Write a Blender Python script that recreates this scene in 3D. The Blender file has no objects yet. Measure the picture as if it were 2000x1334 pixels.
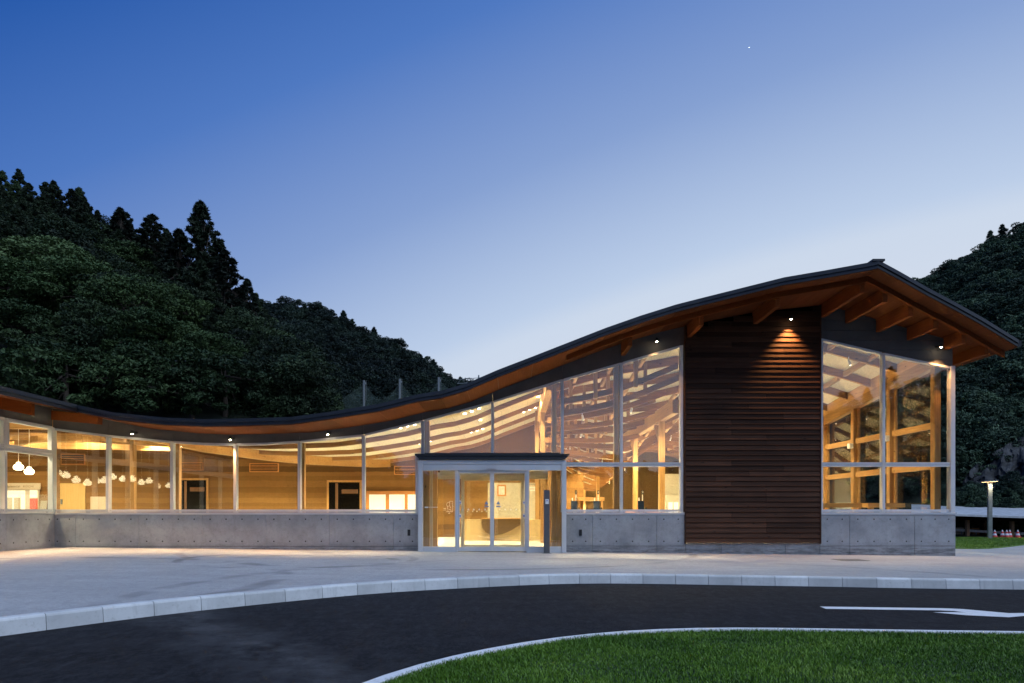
import bpy, bmesh, math, random
import numpy as np
from mathutils import Vector, Matrix

random.seed(7)
sc = bpy.context.scene
COL = sc.collection
F = 1333.0            # focal length in pixels of the 2000 px wide photograph
EYE = 1.14
D = 19.72             # distance of the glass front
K = F / D

# ------------------------------------------------------------------ camera
cam = bpy.data.cameras.new('camera')
co = bpy.data.objects.new('camera', cam)
COL.objects.link(co)
sc.camera = co
co.location = (0, 0, EYE)
co.rotation_euler = (math.pi / 2, 0, 0)
cam.lens = 24.0
cam.sensor_width = 36.0
cam.shift_y = 0.1665
cam.clip_start = 0.1
cam.clip_end = 9000

# ------------------------------------------------------------------ world: dusk sky
world = bpy.data.worlds.new('World')
sc.world = world
world.use_nodes = True
wn = world.node_tree.nodes
wl = world.node_tree.links
bg = wn['Background']


def wmath(op, a, b=None):
    n = wn.new('ShaderNodeMath')
    n.operation = op
    for i, v in enumerate((a, b)):
        if v is None:
            continue
        if isinstance(v, (int, float)):
            n.inputs[i].default_value = v
        else:
            wl.new(v, n.inputs[i])
    return n.outputs[0]


tc = wn.new('ShaderNodeTexCoord')
sx = wn.new('ShaderNodeSeparateXYZ')
wl.new(tc.outputs['Generated'], sx.inputs[0])
X_, Y_, Z_ = sx.outputs
ya = wmath('SQRT', wmath('ADD', wmath('MULTIPLY', Y_, Y_), 0.02))
yy = wmath('ADD', wmath('MULTIPLY', ya, 0.465), wmath('MULTIPLY', Y_, 0.135))
zz = wmath('MAXIMUM', Z_, -0.05)
u = wmath('SUBTRACT', wmath('SUBTRACT', zz, wmath('MULTIPLY', X_, 0.40)), yy)
uf = wmath('MULTIPLY_ADD', u, 0.5)
uf.node.inputs[2].default_value = 0.5
ramp = wn.new('ShaderNodeValToRGB')
wl.new(uf, ramp.inputs[0])
stops = [(-0.75, (.78, .78, .82)), (-0.346, (.597, .687, .831)), (-0.31, (.50, .615, .81)), (-0.1, (.238, .356, .644)),
         (0.12, (.078, .191, .533)), (0.309, (.021, .102, .402)), (1.0, (.014, .06, .26))]
els = ramp.color_ramp.elements
while len(els) < len(stops):
    els.new(0.5)
for e, (p, c) in zip(els, stops):
    e.position = p * .5 + .5
    e.color = (*c, 1)
wl.new(ramp.outputs[0], bg.inputs[0])
bg.inputs[1].default_value = 0.6156      # exposure +0.7 brings the sky back to its measured colour

# ------------------------------------------------------------------ wide soft fill light, added to brighten the front and paving
sun = bpy.data.lights.new('twilight_fill', 'SUN')
sun.energy = 1.5
sun.angle = math.radians(50)
sun.color = (.74, .87, 1.0)
so = bpy.data.objects.new('twilight_fill', sun)
COL.objects.link(so)
so.rotation_euler = Vector((-.34, .46, -.84)).to_track_quat('-Z', 'Y').to_euler()

vs = sc.view_settings
vs.view_transform = 'Standard'
vs.look = 'None'
vs.exposure = 0.7
vs.gamma = 1.0
vs.use_curve_mapping = False
cy = sc.cycles
cy.max_bounces = 8
cy.diffuse_bounces = 4
cy.glossy_bounces = 4
cy.transmission_bounces = 4
cy.transparent_max_bounces = 24
cy.sample_clamp_indirect = 25.0
cy.caustics_reflective = False
cy.caustics_refractive = False
cy.use_denoising = True


# ================================================================== helpers
def tag(o, label=None, cat=None, group=None, kind=None):
    for k, v in (('label', label), ('category', cat), ('group', group), ('kind', kind)):
        if v:
            o[k] = v
    return o


def link(o, parent=None):
    COL.objects.link(o)
    if parent is not None:
        o.parent = parent
    return o


def empty(name, loc=(0, 0, 0)):
    o = bpy.data.objects.new(name, None)
    o.location = loc
    o.empty_display_size = .2
    return link(o)


def U(px, py, y):
    return Vector(((px - 1000) * y / F, y, EYE + (1000 - py) * y / F))


def FX(px):
    return (px - 1000) / K


def FZ(py):
    return EYE + (1000 - py) / K


class MB:
    def __init__(self):
        self.v = []
        self.f = []
        self.m = []

    def add(self, vs, fs, m=0):
        b = len(self.v)
        self.v += [tuple(v) for v in vs]
        self.f += [tuple(i + b for i in f) for f in fs]
        self.m += [m] * len(fs)
        return self

    def box(self, x0, x1, y0, y1, z0, z1, m=0):
        return self.add([(x0, y0, z0), (x1, y0, z0), (x1, y1, z0), (x0, y1, z0), (x0, y0, z1), (x1, y0, z1), (x1, y1, z1), (x0, y1, z1)],
                        [(0, 3, 2, 1), (4, 5, 6, 7), (0, 1, 5, 4), (1, 2, 6, 5), (2, 3, 7, 6), (3, 0, 4, 7)], m)

    def slab(self, pts, y0, y1, m=0):
        """polygon in XZ (ccw seen from -y) extruded along y"""
        n = len(pts)
        v = [(p[0], y0, p[1]) for p in pts] + [(p[0], y1, p[1]) for p in pts]
        f = [tuple(range(n)), tuple(range(2 * n - 1, n - 1, -1))]
        f += [(i, i + n, (i + 1) % n + n, (i + 1) % n) for i in range(n)]
        return self.add(v, f, m)

    def slabx(self, pts, x0, x1, m=0):
        """polygon in YZ extruded along x"""
        n = len(pts)
        v = [(x0, p[0], p[1]) for p in pts] + [(x1, p[0], p[1]) for p in pts]
        f = [tuple(range(n - 1, -1, -1)), tuple(range(n, 2 * n))]
        f += [(i, (i + 1) % n, (i + 1) % n + n, i + n) for i in range(n)]
        return self.add(v, f, m)

    def plan(self, pts, z0, z1, m=0):
        n = len(pts)
        v = [(p[0], p[1], z0) for p in pts] + [(p[0], p[1], z1) for p in pts]
        f = [tuple(range(n - 1, -1, -1)), tuple(range(n, 2 * n))]
        f += [(i, (i + 1) % n, (i + 1) % n + n, i + n) for i in range(n)]
        return self.add(v, f, m)

    def bar(self, a, b, w, h, up=Vector((0, 0, 1)), m=0):
        a = Vector(a)
        b = Vector(b)
        d = (b - a).normalized()
        s = d.cross(up)
        if s.length < 1e-4:
            s = d.cross(Vector((0, 1, 0)))
        s.normalize()
        t = s.cross(d).normalized()
        v = []
        for p in (a, b):
            for sw, sh in ((-1, -1), (1, -1), (1, 1), (-1, 1)):
                v.append(p + s * (sw * w / 2) + t * (sh * h / 2))
        return self.add(v, [(3, 2, 1, 0), (4, 5, 6, 7), (0, 1, 5, 4), (1, 2, 6, 5), (2, 3, 7, 6), (3, 0, 4, 7)], m)

    def sweep(self, pts, y, w, h, m=0):
        """beam whose TOP follows pts (x,z); width w along y centred at y, height h"""
        n = len(pts)
        v = []
        for x, z in pts:
            v += [(x, y - w / 2, z - h), (x, y + w / 2, z - h), (x, y + w / 2, z), (x, y - w / 2, z)]
        f = [(0, 1, 2, 3), (4 * n - 1, 4 * n - 2, 4 * n - 3, 4 * n - 4)]
        for i in range(n - 1):
            a = 4 * i
            for k in range(4):
                f.append((a + k, a + 4 + k, a + 4 + (k + 1) % 4, a + (k + 1) % 4))
        return self.add(v, f, m)

    def cyl(self, a, b, r0, r1=None, n=10, m=0, cap=True):
        a = Vector(a)
        b = Vector(b)
        r1 = r0 if r1 is None else r1
        d = (b - a).normalized()
        s = d.orthogonal().normalized()
        t = d.cross(s)
        v = []
        for p, r in ((a, r0), (b, r1)):
            for i in range(n):
                an = 2 * math.pi * i / n
                v.append(p + (s * math.cos(an) + t * math.sin(an)) * r)
        f = [(i, (i + 1) % n, n + (i + 1) % n, n + i) for i in range(n)]
        if cap:
            f += [tuple(range(n - 1, -1, -1)), tuple(range(n, 2 * n))]
        return self.add(v, f, m)

    def lathe(self, prof, c=(0, 0, 0), n=16, m=0):
        v = []
        for r, z in prof:
            for i in range(n):
                an = 2 * math.pi * i / n
                v.append((c[0] + r * math.cos(an), c[1] + r * math.sin(an), c[2] + z))
        f = []
        for j in range(len(prof) - 1):
            for i in range(n):
                f.append((j * n + i, j * n + (i + 1) % n, (j + 1) * n + (i + 1) % n, (j + 1) * n + i))
        return self.add(v, f, m)

    def build(self, name, mat, parent=None, smooth=False, loc=None):
        me = bpy.data.meshes.new(name)
        me.from_pydata(self.v, [], self.f)
        mats = mat if isinstance(mat, (list, tuple)) else [mat]
        for mm in mats:
            me.materials.append(mm)
        if len(mats) > 1:
            me.polygons.foreach_set('material_index', self.m)
        if smooth:
            me.polygons.foreach_set('use_smooth', [True] * len(me.polygons))
        me.update()
        o = bpy.data.objects.new(name, me)
        if loc is not None:
            o.location = loc
        return link(o, parent)


def box(name, mat, parent, *a):
    return MB().box(*a).build(name, mat, parent)


def raw_mesh(name, verts, quads, mat, tri=False):
    """numpy arrays -> mesh"""
    n = 3 if tri else 4
    me = bpy.data.meshes.new(name)
    me.vertices.add(len(verts))
    me.vertices.foreach_set('co', np.asarray(verts, np.float32).ravel())
    q = np.asarray(quads, np.int32)
    me.loops.add(q.size)
    me.loops.foreach_set('vertex_index', q.ravel())
    me.polygons.add(len(q))
    me.polygons.foreach_set('loop_start', np.arange(0, q.size, n, dtype=np.int32))
    me.polygons.foreach_set('loop_total', np.full(len(q), n, np.int32))
    me.materials.append(mat)
    me.update(calc_edges=True)
    return me


# ================================================================== materials
class NT:
    def __init__(self, name):
        self.mat = bpy.data.materials.new(name)
        self.mat.use_nodes = True
        self.t = self.mat.node_tree
        self.n = self.t.nodes
        self.p = self.n['Principled BSDF']

    def new(self, t, **kw):
        n = self.n.new(t)
        for k, v in kw.items():
            setattr(n, k, v)
        return n

    def ln(self, a, b):
        self.t.links.new(a, b)

    def coord(self, scale=(1, 1, 1), kind='Object', rot=(0, 0, 0)):
        c = self.new('ShaderNodeTexCoord')
        m = self.new('ShaderNodeMapping')
        m.inputs['Scale'].default_value = scale
        m.inputs['Rotation'].default_value = rot
        self.ln(c.outputs[kind], m.inputs[0])
        return m.outputs[0]

    def noise(self, vec, scale=5, detail=4, rough=.6, out='Fac', dist=0):
        n = self.new('ShaderNodeTexNoise')
        n.inputs['Scale'].default_value = scale
        n.inputs['Detail'].default_value = detail
        n.inputs['Roughness'].default_value = rough
        n.inputs['Distortion'].default_value = dist
        self.ln(vec, n.inputs['Vector'])
        return n.outputs[out]

    def ramp(self, fac, stops, interp='LINEAR'):
        r = self.new('ShaderNodeValToRGB')
        r.color_ramp.interpolation = interp
        e = r.color_ramp.elements
        while len(e) < len(stops):
            e.new(.5)
        for el, (p, c) in zip(e, stops):
            el.position = p
            el.color = (*c, 1) if not isinstance(c, (int, float)) else (c, c, c, 1)
        self.ln(fac, r.inputs[0])
        return r.outputs[0]

    def mix(self, fac, a, b, mode='MIX'):
        m = self.new('ShaderNodeMix', data_type='RGBA', blend_type=mode)
        for i, v in ((0, fac), (6, a), (7, b)):
            if isinstance(v, (int, float)):
                m.inputs[i].default_value = v if i == 0 else (v, v, v, 1)
            elif isinstance(v, tuple):
                m.inputs[i].default_value = (*v, 1)
            else:
                self.ln(v, m.inputs[i])
        return m.outputs[2]

    def math(self, op, a, b=None, c=None, clamp=False):
        m = self.new('ShaderNodeMath', operation=op, use_clamp=clamp)
        for i, v in enumerate((a, b, c)):
            if v is None:
                continue
            if isinstance(v, (int, float)):
                m.inputs[i].default_value = v
            else:
                self.ln(v, m.inputs[i])
        return m.outputs[0]

    def sep(self, vec):
        s = self.new('ShaderNodeSeparateXYZ')
        self.ln(vec, s.inputs[0])
        return s.outputs

    def bump(self, h, strength=.3, dist=.01):
        b = self.new('ShaderNodeBump')
        b.inputs['Strength'].default_value = strength
        b.inputs['Distance'].default_value = dist
        self.ln(h, b.inputs['Height'])
        self.ln(b.outputs[0], self.p.inputs['Normal'])

    def setp(self, col=None, rough=.6, metal=0, spec=.5):
        if col is not None:
            if isinstance(col, tuple):
                self.p.inputs['Base Color'].default_value = (*col, 1)
            else:
                self.ln(col, self.p.inputs['Base Color'])
        if isinstance(rough, (int, float)):
            self.p.inputs['Roughness'].default_value = rough
        else:
            self.ln(rough, self.p.inputs['Roughness'])
        self.p.inputs['Metallic'].default_value = metal
        self.p.inputs['Specular IOR Level'].default_value = spec
        return self.mat


def plain(name, col, rough=.6, metal=0, spec=.5, var=.12, scale=6):
    t = NT(name)
    n = t.noise(t.coord(), scale, 3)
    lo = tuple(c * (1 - var) for c in col)
    hi = tuple(min(1, c * (1 + var)) for c in col)
    return t.setp(t.ramp(n, [(.3, lo), (.7, hi)]), rough, metal, spec)


def emit(name, col, strength):
    t = NT(name)
    t.p.inputs['Base Color'].default_value = (.8, .8, .8, 1)
    t.p.inputs['Emission Color'].default_value = (*col, 1)
    t.p.inputs['Emission Strength'].default_value = strength
    return t.mat


def wood(name, dark, light, axis='x', rough=.55, knots=.0, spec=.35, gs=1.0, rnd=.25):
    t = NT(name)
    a, b = 1.2 * gs, 26 * gs
    s = {'x': (a, b, b), 'y': (b, a, b), 'z': (b, b, a)}[axis]
    v = t.coord(s)
    g = t.noise(v, 1.0, 5, .65, dist=.6)
    big = t.noise(t.coord(), .9, 2)
    col = t.ramp(t.math('MULTIPLY_ADD', big, .35, t.math('MULTIPLY', g, .65)), [(.3, dark), (.68, light)])
    oi = t.new('ShaderNodeObjectInfo')
    col = t.mix(1.0, col, t.ramp(oi.outputs['Random'], [(0.0, 1 - rnd), (1.0, 1 + rnd)]), 'MULTIPLY')
    if knots:
        vo = t.new('ShaderNodeTexVoronoi')
        vo.inputs['Scale'].default_value = 1.0
        ks = {'x': (2.2, 5.5, 5.5), 'y': (5.5, 2.2, 5.5), 'z': (5.5, 5.5, 2.2)}[axis]
        t.ln(t.coord(ks), vo.inputs['Vector'])
        kf = t.ramp(vo.outputs['Distance'], [(.05, 1.0), (.13, 0.0)])
        col = t.mix(t.math('MULTIPLY', kf, knots), col, tuple(c * .25 for c in dark))
    t.bump(g, .18, .004)
    return t.setp(col, rough, 0, spec)


M = {}
# fair-faced concrete with clouding, run-off streaks and a damp foot
t = NT('fair_faced_concrete')
c0 = t.coord()
cloud = t.noise(c0, 1.3, 5, .62)
fine = t.noise(c0, 60, 3, .7)
streak = t.noise(t.coord((7, 7, .45)), 1.0, 4, .6)
col = t.ramp(cloud, [(.28, (.235, .25, .275)), (.55, (.345, .365, .395)), (.78, (.42, .44, .47))])
col = t.mix(t.ramp(streak, [(.55, 0.0), (.8, .35)]), col, (.2, .2, .205))
pit = t.noise(c0, 9, 5, .8)
col = t.mix(t.ramp(pit, [(.34, .38), (.5, 0.0)]), col, (.18, .183, .19))
col = t.mix(t.ramp(pit, [(.55, 0.0), (.7, .15)]), col, (.5, .505, .51))
col = t.mix(t.math('MULTIPLY', fine, .35), col, (.2, .2, .2), 'MULTIPLY')
z = t.sep(c0)[2]
damp = t.math('MULTIPLY', t.ramp(t.math('MULTIPLY_ADD', z, .5, .5), [(.52, 1.0), (.64, 0.0)]), t.ramp(t.noise(t.coord((1.6, 1.6, 9)), 1.4, 5, .7), [(.4, .15), (.62, .85)]))
col = t.mix(damp, col, (.07, .072, .078))
t.bump(t.math('ADD', fine, t.math('MULTIPLY', cloud, 2.0)), .25, .006)
M['concrete'] = t.setp(col, .78)
M['tie'] = plain('tie_hole_shadow', (.025, .025, .027), .9)

# plaza paving: pale permeable asphalt, worn, with tyre arcs
t = NT('plaza_paving')
c0 = t.coord()
fine = t.noise(c0, 130, 3, .8)
mid = t.noise(t.coord((.5, 2.2, 1)), 1.1, 5, .65)
big = t.noise(c0, .35, 3)
col = t.ramp(mid, [(.3, (.44, .44, .445)), (.7, (.58, .58, .585))])
col = t.mix(t.ramp(big, [(.42, 0.0), (.56, .35)]), col, (.33, .33, .335))
col = t.mix(t.ramp(fine, [(.35, .7), (.6, 0.0)]), col, (.17, .17, .18))
xyz = t.sep(c0)
for cx, cy_, r, wd, lim in ((-4.6, 15.4, 1.95, .07, .42), (-4.9, 15.9, 2.6, .06, .35), (-9.0, 10.5, 5.2, .10, .3), (2.4, 9.5, 7.4, .08, .25), (-2.0, 20.5, 7.2, .07, .3)):
    dx = t.math('SUBTRACT', xyz[0], cx)
    dy = t.math('SUBTRACT', xyz[1], cy_)
    dist = t.math('SQRT', t.math('ADD', t.math('MULTIPLY', dx, dx), t.math('MULTIPLY', dy, dy)))
    ring = t.math('ABSOLUTE', t.math('SUBTRACT', dist, r))
    m_ = t.math('MULTIPLY', t.ramp(ring, [(wd, 1.0), (wd * 2.2, 0.0)]), t.ramp(t.noise(c0, .7, 2), [(.42, 0.0), (.6, lim * 2)]))
    col = t.mix(m_, col, (.1, .1, .105))
gr2 = t.noise(t.coord((9, 34, 1)), 1.0, 4, .75)
col = t.mix(t.ramp(gr2, [(.36, .55), (.52, 0.0)]), col, (.24, .24, .25))
mot = t.noise(t.coord((1, .45, 1)), 8, 6, .9)
col = t.mix(t.ramp(mot, [(.36, .55), (.52, 0.0)]), col, (.26, .26, .27))
gr3 = t.noise(c0, 21, 4, .85)
col = t.mix(t.ramp(gr3, [(.3, .45), (.5, 0.0)]), col, (.2, .2, .21))
t.bump(fine, .5, .01)
M['plaza'] = t.setp(col, .85, 0, .3)

# asphalt with a dusty drag mark
t = NT('asphalt')
c0 = t.coord()
fine = t.noise(c0, 160, 3, .85)
mid = t.noise(t.coord((.6, 1.6, 1)), 1.7, 6, .7)
col = t.ramp(mid, [(.35, (.007, .007, .0085)), (.72, (.016, .016, .018))])
col = t.mix(t.ramp(fine, [(.58, 0.0), (.78, .6)]), col, (.05, .05, .055))
xyz = t.sep(c0)
# drag mark: line in plan from about (-3.9,8.3) to (-1.0,4.9)
dd = t.math('ADD', t.math('MULTIPLY', t.math('ADD', xyz[0], 2.75), .76), t.math('MULTIPLY', t.math('SUBTRACT', xyz[1], 6.75), .65))
dd = t.math('ADD', dd, t.math('MULTIPLY', t.math('SUBTRACT', t.noise(c0, .8, 3), .5), 1.4))
band = t.ramp(t.math('ABSOLUTE', dd), [(.06, 1.0), (.62, 0.0)])
band = t.math('MULTIPLY', band, t.ramp(t.noise(t.coord((1, 1, 1), rot=(0, 0, .7)), 2.6, 5, .7), [(.36, 0.0), (.62, .9)]))
col = t.mix(band, col, (.085, .085, .09))
sp = t.noise(t.coord((1.2, 3.4, 1)), 3.4, 4, .75)
col = t.mix(t.ramp(sp, [(.62, 0.0), (.75, .3)]), col, (.07, .07, .076))
g3 = t.noise(c0, 24, 4, .85)
col = t.mix(t.ramp(g3, [(.52, 0.0), (.70, .7)]), col, (.045, .045, .05))
mot = t.noise(t.coord((1, .45, 1)), 9, 6, .9)
col = t.mix(t.ramp(mot, [(.46, 0.0), (.64, .75)]), col, (.042, .042, .047))
tr_ = t.noise(t.coord((.35, 3.0, 1)), 1.3, 3, .6)
col = t.mix(t.ramp(tr_, [(.5, 0.0), (.7, .35)]), col, (.032, .032, .036))
t.bump(t.math('ADD', fine, g3), .8, .012)
M['asphalt'] = t.setp(col, .9, 0, .18)

t = NT('kerb_concrete')
c0 = t.coord()
n1 = t.noise(c0, 2.2, 4)
st = t.noise(t.coord((11, 11, .8)), 1, 4, .6)
col = t.ramp(n1, [(.3, (.50, .51, .52)), (.7, (.64, .65, .66))])
col = t.mix(t.ramp(st, [(.55, 0.0), (.75, .4)]), col, (.34, .35, .35))
oi = t.new('ShaderNodeObjectInfo')
col = t.mix(1.0, col, t.ramp(oi.outputs['Random'], [(0.0, .80), (1.0, 1.08)]), 'MULTIPLY')
col = t.mix(t.ramp(t.noise(c0, 16, 5, .85), [(.3, .6), (.46, 0.0)]), col, (.36, .37, .36))
t.bump(t.noise(c0, 70, 2), .2, .004)
M['kerb'] = t.setp(col, .7)
t = NT('white_road_paint')
n1 = t.noise(t.coord(), 14, 5, .7)
n2 = t.noise(t.coord(), 90, 2, .8)
col = t.ramp(n1, [(.3, (.62, .63, .65)), (.6, (.76, .77, .79))])
col = t.mix(t.ramp(t.math('MULTIPLY_ADD', n1, .5, t.math('MULTIPLY', n2, .5)), [(.30, .7), (.40, 0.0)]), col, (.2, .2, .21))
M['white'] = t.setp(col, .6)
M['frame'] = plain('anodised_aluminium', (.52, .545, .58), .45, .12, .5, var=.05, scale=2)
M['frame_in'] = plain('cream_aluminium', (.66, .60, .48), .45, .2, .5, var=.04)
M['canopy'] = plain('dark_canopy_steel', (.028, .031, .036), .45, .3, var=.15)
M['roof'] = plain('dark_metal_roofing', (.026, .03, .038), .42, .5, .5, var=.2, scale=3)
M['spandrel'] = plain('grey_fibre_cement', (.10, .098, .10), .75, 0, .3, var=.12, scale=2.5)
M['soffit'] = wood('stained_cedar_soffit', (.10, .031, .0115), (.175, .057, .021), 'y', .8, spec=.04)
M['soffit_x'] = wood('stained_cedar_beam', (.13, .033, .009), (.22, .060, .016), 'x', .8, spec=.04)
M['purlin'] = wood('stained_cedar_purlin', (.15, .040, .011), (.26, .076, .022), 'y', .7, knots=.4, spec=.06)
M['clad'] = wood('dark_stained_cedar_board', (.028, .0125, .0076), (.078, .036, .021), 'x', .72, knots=.85, gs=.8, spec=.15, rnd=.4)
M['tx'] = wood('cypress_timber_x', (.30, .145, .042), (.56, .32, .115), 'x', .5, knots=.8)
M['ty'] = wood('cypress_timber_y', (.30, .145, .042), (.56, .32, .115), 'y', .5, knots=.8)
M['tz'] = wood('cypress_timber_z', (.30, .145, .042), (.56, .32, .115), 'z', .5, knots=.8)
M['txd'] = wood('shaded_rafter_timber', (.16, .066, .018), (.34, .165, .052), 'x', .5, knots=.8)  # cypress colour darkened to paint in shade on the beams
M['orange'] = wood('varnished_cedar_trim', (.34, .13, .030), (.52, .23, .06), 'x', .45)

t = NT('wood_wool_ceiling_board')
c0 = t.coord()
f1 = t.noise(c0, 26, 4, .8)
col = t.ramp(f1, [(.35, (.46, .40, .28)), (.66, (.80, .73, .56))])
t.bump(f1, .6, .02)
M['ceiling'] = t.setp(col, .85, 0, .2)

t = NT('rammed_earth_layers')
c0 = t.coord()
x, y, z = t.sep(c0)
wob = t.math('MULTIPLY', t.math('SUBTRACT', t.noise(t.coord((1, 1, .2)), .9, 3), .5), .16)
zz_ = t.math('ADD', z, wob)
zf = t.math('MULTIPLY', zz_, .25)
col = t.ramp(zf, [(0, (0.228, 0.110, 0.030)), (.09, (0.120, 0.055, 0.013)), (.15, (0.240, 0.120, 0.032)), (.24, (0.180, 0.086, 0.022)), (.30, (0.270, 0.138, 0.039)), (.345, (0.228, 0.113, 0.030)), (.385, (0.288, 0.150, 0.044)),
                  (.44, (0.228, 0.113, 0.030)), (.50, (0.186, 0.089, 0.022)), (.56, (0.240, 0.120, 0.032)), (.63, (0.198, 0.096, 0.024)), (.685, (0.240, 0.120, 0.032)), (.73, (0.102, 0.046, 0.010)), (.79, (0.204, 0.100, 0.025)), (.87, (0.120, 0.055, 0.014)), (.93, (0.180, 0.084, 0.021))], 'CONSTANT')
gr = t.noise(c0, 34, 4, .75)
col = t.mix(t.ramp(gr, [(.3, .5), (.6, 0.0)]), col, (.10, .055, .02))
t.bump(gr, .4, .01)
M['earth'] = t.setp(col, .85, 0, .2)

t = NT('rammed_earth_dark')
gr = t.noise(t.coord((1, 1, 3)), 16, 5, .75)
M['earth_dark'] = t.setp(t.ramp(gr, [(.3, (.09, .05, .018)), (.7, (.17, .10, .04))]), .85, 0, .2)
M['plaster'] = plain('cream_plaster', (.50, .46, .36), .7, var=.04)
M['floor'] = plain('pale_screed_floor', (.68, .64, .54), .4, var=.08, scale=2)
M['door'] = wood('pale_cedar_door', (.58, .36, .12), (.70, .47, .19), 'z', .5)
M['black'] = plain('black_plastic', (.012, .012, .014), .35)
M['dark'] = plain('painted_dark', (.005, .004, .003), .9, 0, 0)  # near-black that paints in the darkness of unlit openings
M['screen'] = plain('dark_display_glass', (.012, .022, .045), .08, 0, .6, var=.05)
M['whiteobj'] = plain('white_enamel', (.78, .77, .73), .4, var=.03)
M['grey_post'] = plain('grey_painted_steel', (.10, .105, .115), .45, .3, var=.06)
M['steel'] = plain('galvanised_steel', (.20, .22, .23), .5, .5, var=.15)
M['blue'] = plain('blue_sticker', (.05, .13, .45), .4, var=.05)
M['red'] = plain('red_plastic', (.55, .05, .035), .5, var=.08)
M['sack'] = plain('white_reflective_band', (.7, .7, .74), .5)
M['brown_post'] = wood('brown_shelter_post', (.16, .075, .03), (.26, .13, .06), 'z', .6)
M['shelter_roof'] = plain('grey_shelter_roof', (.42, .44, .47), .55, .1, var=.25, scale=1.4)
M['lettering'] = plain('brown_lettering', (.14, .085, .04), .6)
M['signboard'] = plain('cream_signboard', (.52, .43, .32), .6, var=.03)
M['glow_pendant'] = emit('opal_glass_lit', (1.0, .82, .52), 3.6)
M['glow_down'] = emit('downlight_lit', (1.0, .82, .55), 26.0)
M['glow_track'] = emit('track_lamp_lit', (1.0, .82, .55), 7.0)
M['glow_spot'] = emit('spotlight_lit', (1.0, .80, .50), 60.0)
M['glow_led'] = emit('street_lamp_led', (1.0, .62, .26), 7.0)
M['glow_room'] = emit('glowing_panel', (1.0, .86, .52), 0.27)  # glow put into flat panels in place of lit rooms

# clear glazing: see-through with an angle-dependent mirror coat
t = NT('clear_glazing')
geo = t.new('ShaderNodeNewGeometry')
dot = t.new('ShaderNodeVectorMath', operation='DOT_PRODUCT')
t.ln(geo.outputs['Incoming'], dot.inputs[0])
t.ln(geo.outputs['Normal'], dot.inputs[1])
ca = t.math('ABSOLUTE', dot.outputs['Value'])
pw = t.math('POWER', t.math('SUBTRACT', 1.0, ca, clamp=True), 5.0)
fac = t.math('MULTIPLY_ADD', pw, .88, .075)
tr = t.new('ShaderNodeBsdfTransparent')
tr.inputs[0].default_value = (.97, .985, .975, 1)
gl = t.new('ShaderNodeBsdfGlossy')
gl.inputs['Roughness'].default_value = 0.0
gl.inputs['Color'].default_value = (1, 1, 1, 1)
mx = t.new('ShaderNodeMixShader')
t.ln(fac, mx.inputs[0])
t.ln(tr.outputs[0], mx.inputs[1])
t.ln(gl.outputs[0], mx.inputs[2])
t.ln(mx.outputs[0], t.n['Material Output'].inputs[0])
t.n.remove(t.p)
M['glass'] = t.mat

t = NT('safety_net')
tr = t.new('ShaderNodeBsdfTransparent')
df = t.new('ShaderNodeBsdfDiffuse')
df.inputs[0].default_value = (.16, .22, .20, 1)
mx = t.new('ShaderNodeMixShader')
mx.inputs[0].default_value = .16
t.ln(tr.outputs[0], mx.inputs[1])
t.ln(df.outputs[0], mx.inputs[2])
t.ln(mx.outputs[0], t.n['Material Output'].inputs[0])
t.n.remove(t.p)
M['net'] = t.mat


def leafmat(name, dark, mid, light, scale=.12, rnd=1.0):
    t = NT(name)
    n = t.noise(t.coord(kind='Object'), scale, 3, .6)
    n2 = t.noise(t.coord(kind='Object'), scale * 14, 2, .6)
    oi = t.new('ShaderNodeObjectInfo')
    f = t.math('ADD', t.math('MULTIPLY_ADD', n2, .45, t.math('MULTIPLY', n, .75)), t.math('MULTIPLY_ADD', oi.outputs['Random'], rnd * .42, -.21 * rnd - .1))
    return t.setp(t.ramp(f, [(.3, dark), (.52, mid), (.78, light)]), .65, 0, .25)


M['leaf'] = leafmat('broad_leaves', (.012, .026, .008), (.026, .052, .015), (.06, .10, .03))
M['leaf_lit'] = leafmat('lit_broad_leaves', (.026, .050, .016), (.056, .100, .034), (.115, .170, .066))  # light on the pale crowns is put into the leaf colour
M['needle'] = leafmat('cedar_needles', (.006, .012, .007), (.010, .020, .010), (.020, .034, .016))
M['wood_far'] = leafmat('far_canopy', (.006, .013, .011), (.014, .027, .020), (.034, .058, .036), .6)
M['wood_side'] = leafmat('side_canopy', (.013, .030, .020), (.034, .064, .038), (.085, .14, .075), .6)
M['wood_near'] = leafmat('hill_canopy', (.005, .011, .005), (.015, .029, .011), (.055, .092, .033), .8)
M['shrub'] = leafmat('shrub_leaves', (.03, .07, .018), (.065, .13, .034), (.12, .20, .06), .3)
M['bush'] = leafmat('bush_leaves', (.012, .026, .008), (.028, .054, .016), (.062, .10, .034), .3)
M['bark'] = plain('bark', (.06, .045, .035), .9, var=.3)
M['hill'] = plain('dark_forest_floor', (.012, .018, .010), .95, var=.3, scale=.2)
M['soil'] = plain('ground_soil', (.08, .085, .06), .95, var=.25, scale=.3)
t = NT('grey_rock')
n1 = t.noise(t.coord((1, 1, 1.6)), .35, 7, .7)
M['rock'] = t.setp(t.ramp(n1, [(.40, (.010, .011, .013)), (.64, (.062, .065, .072))]), .9)
t = NT('grass_blade')
n1 = t.noise(t.coord(), 1.4, 3)
n2 = t.noise(t.coord(), 120, 2)
n3 = t.noise(t.coord(), .55, 4, .7)
f = t.math('ADD', t.math('MULTIPLY_ADD', n1, .35, t.math('MULTIPLY', n2, .6)), t.math('MULTIPLY_ADD', n3, .6, -.27))
M['grass'] = t.setp(t.ramp(f, [(.28, (.024, .068, .004)), (.46, (.068, .16, .009)), (.62, (.15, .27, .026)), (.8, (.30, .35, .09))]), .5, 0, .35)
M['turf'] = plain('turf_soil', (.020, .042, .010), .95, var=.3, scale=9)
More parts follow.
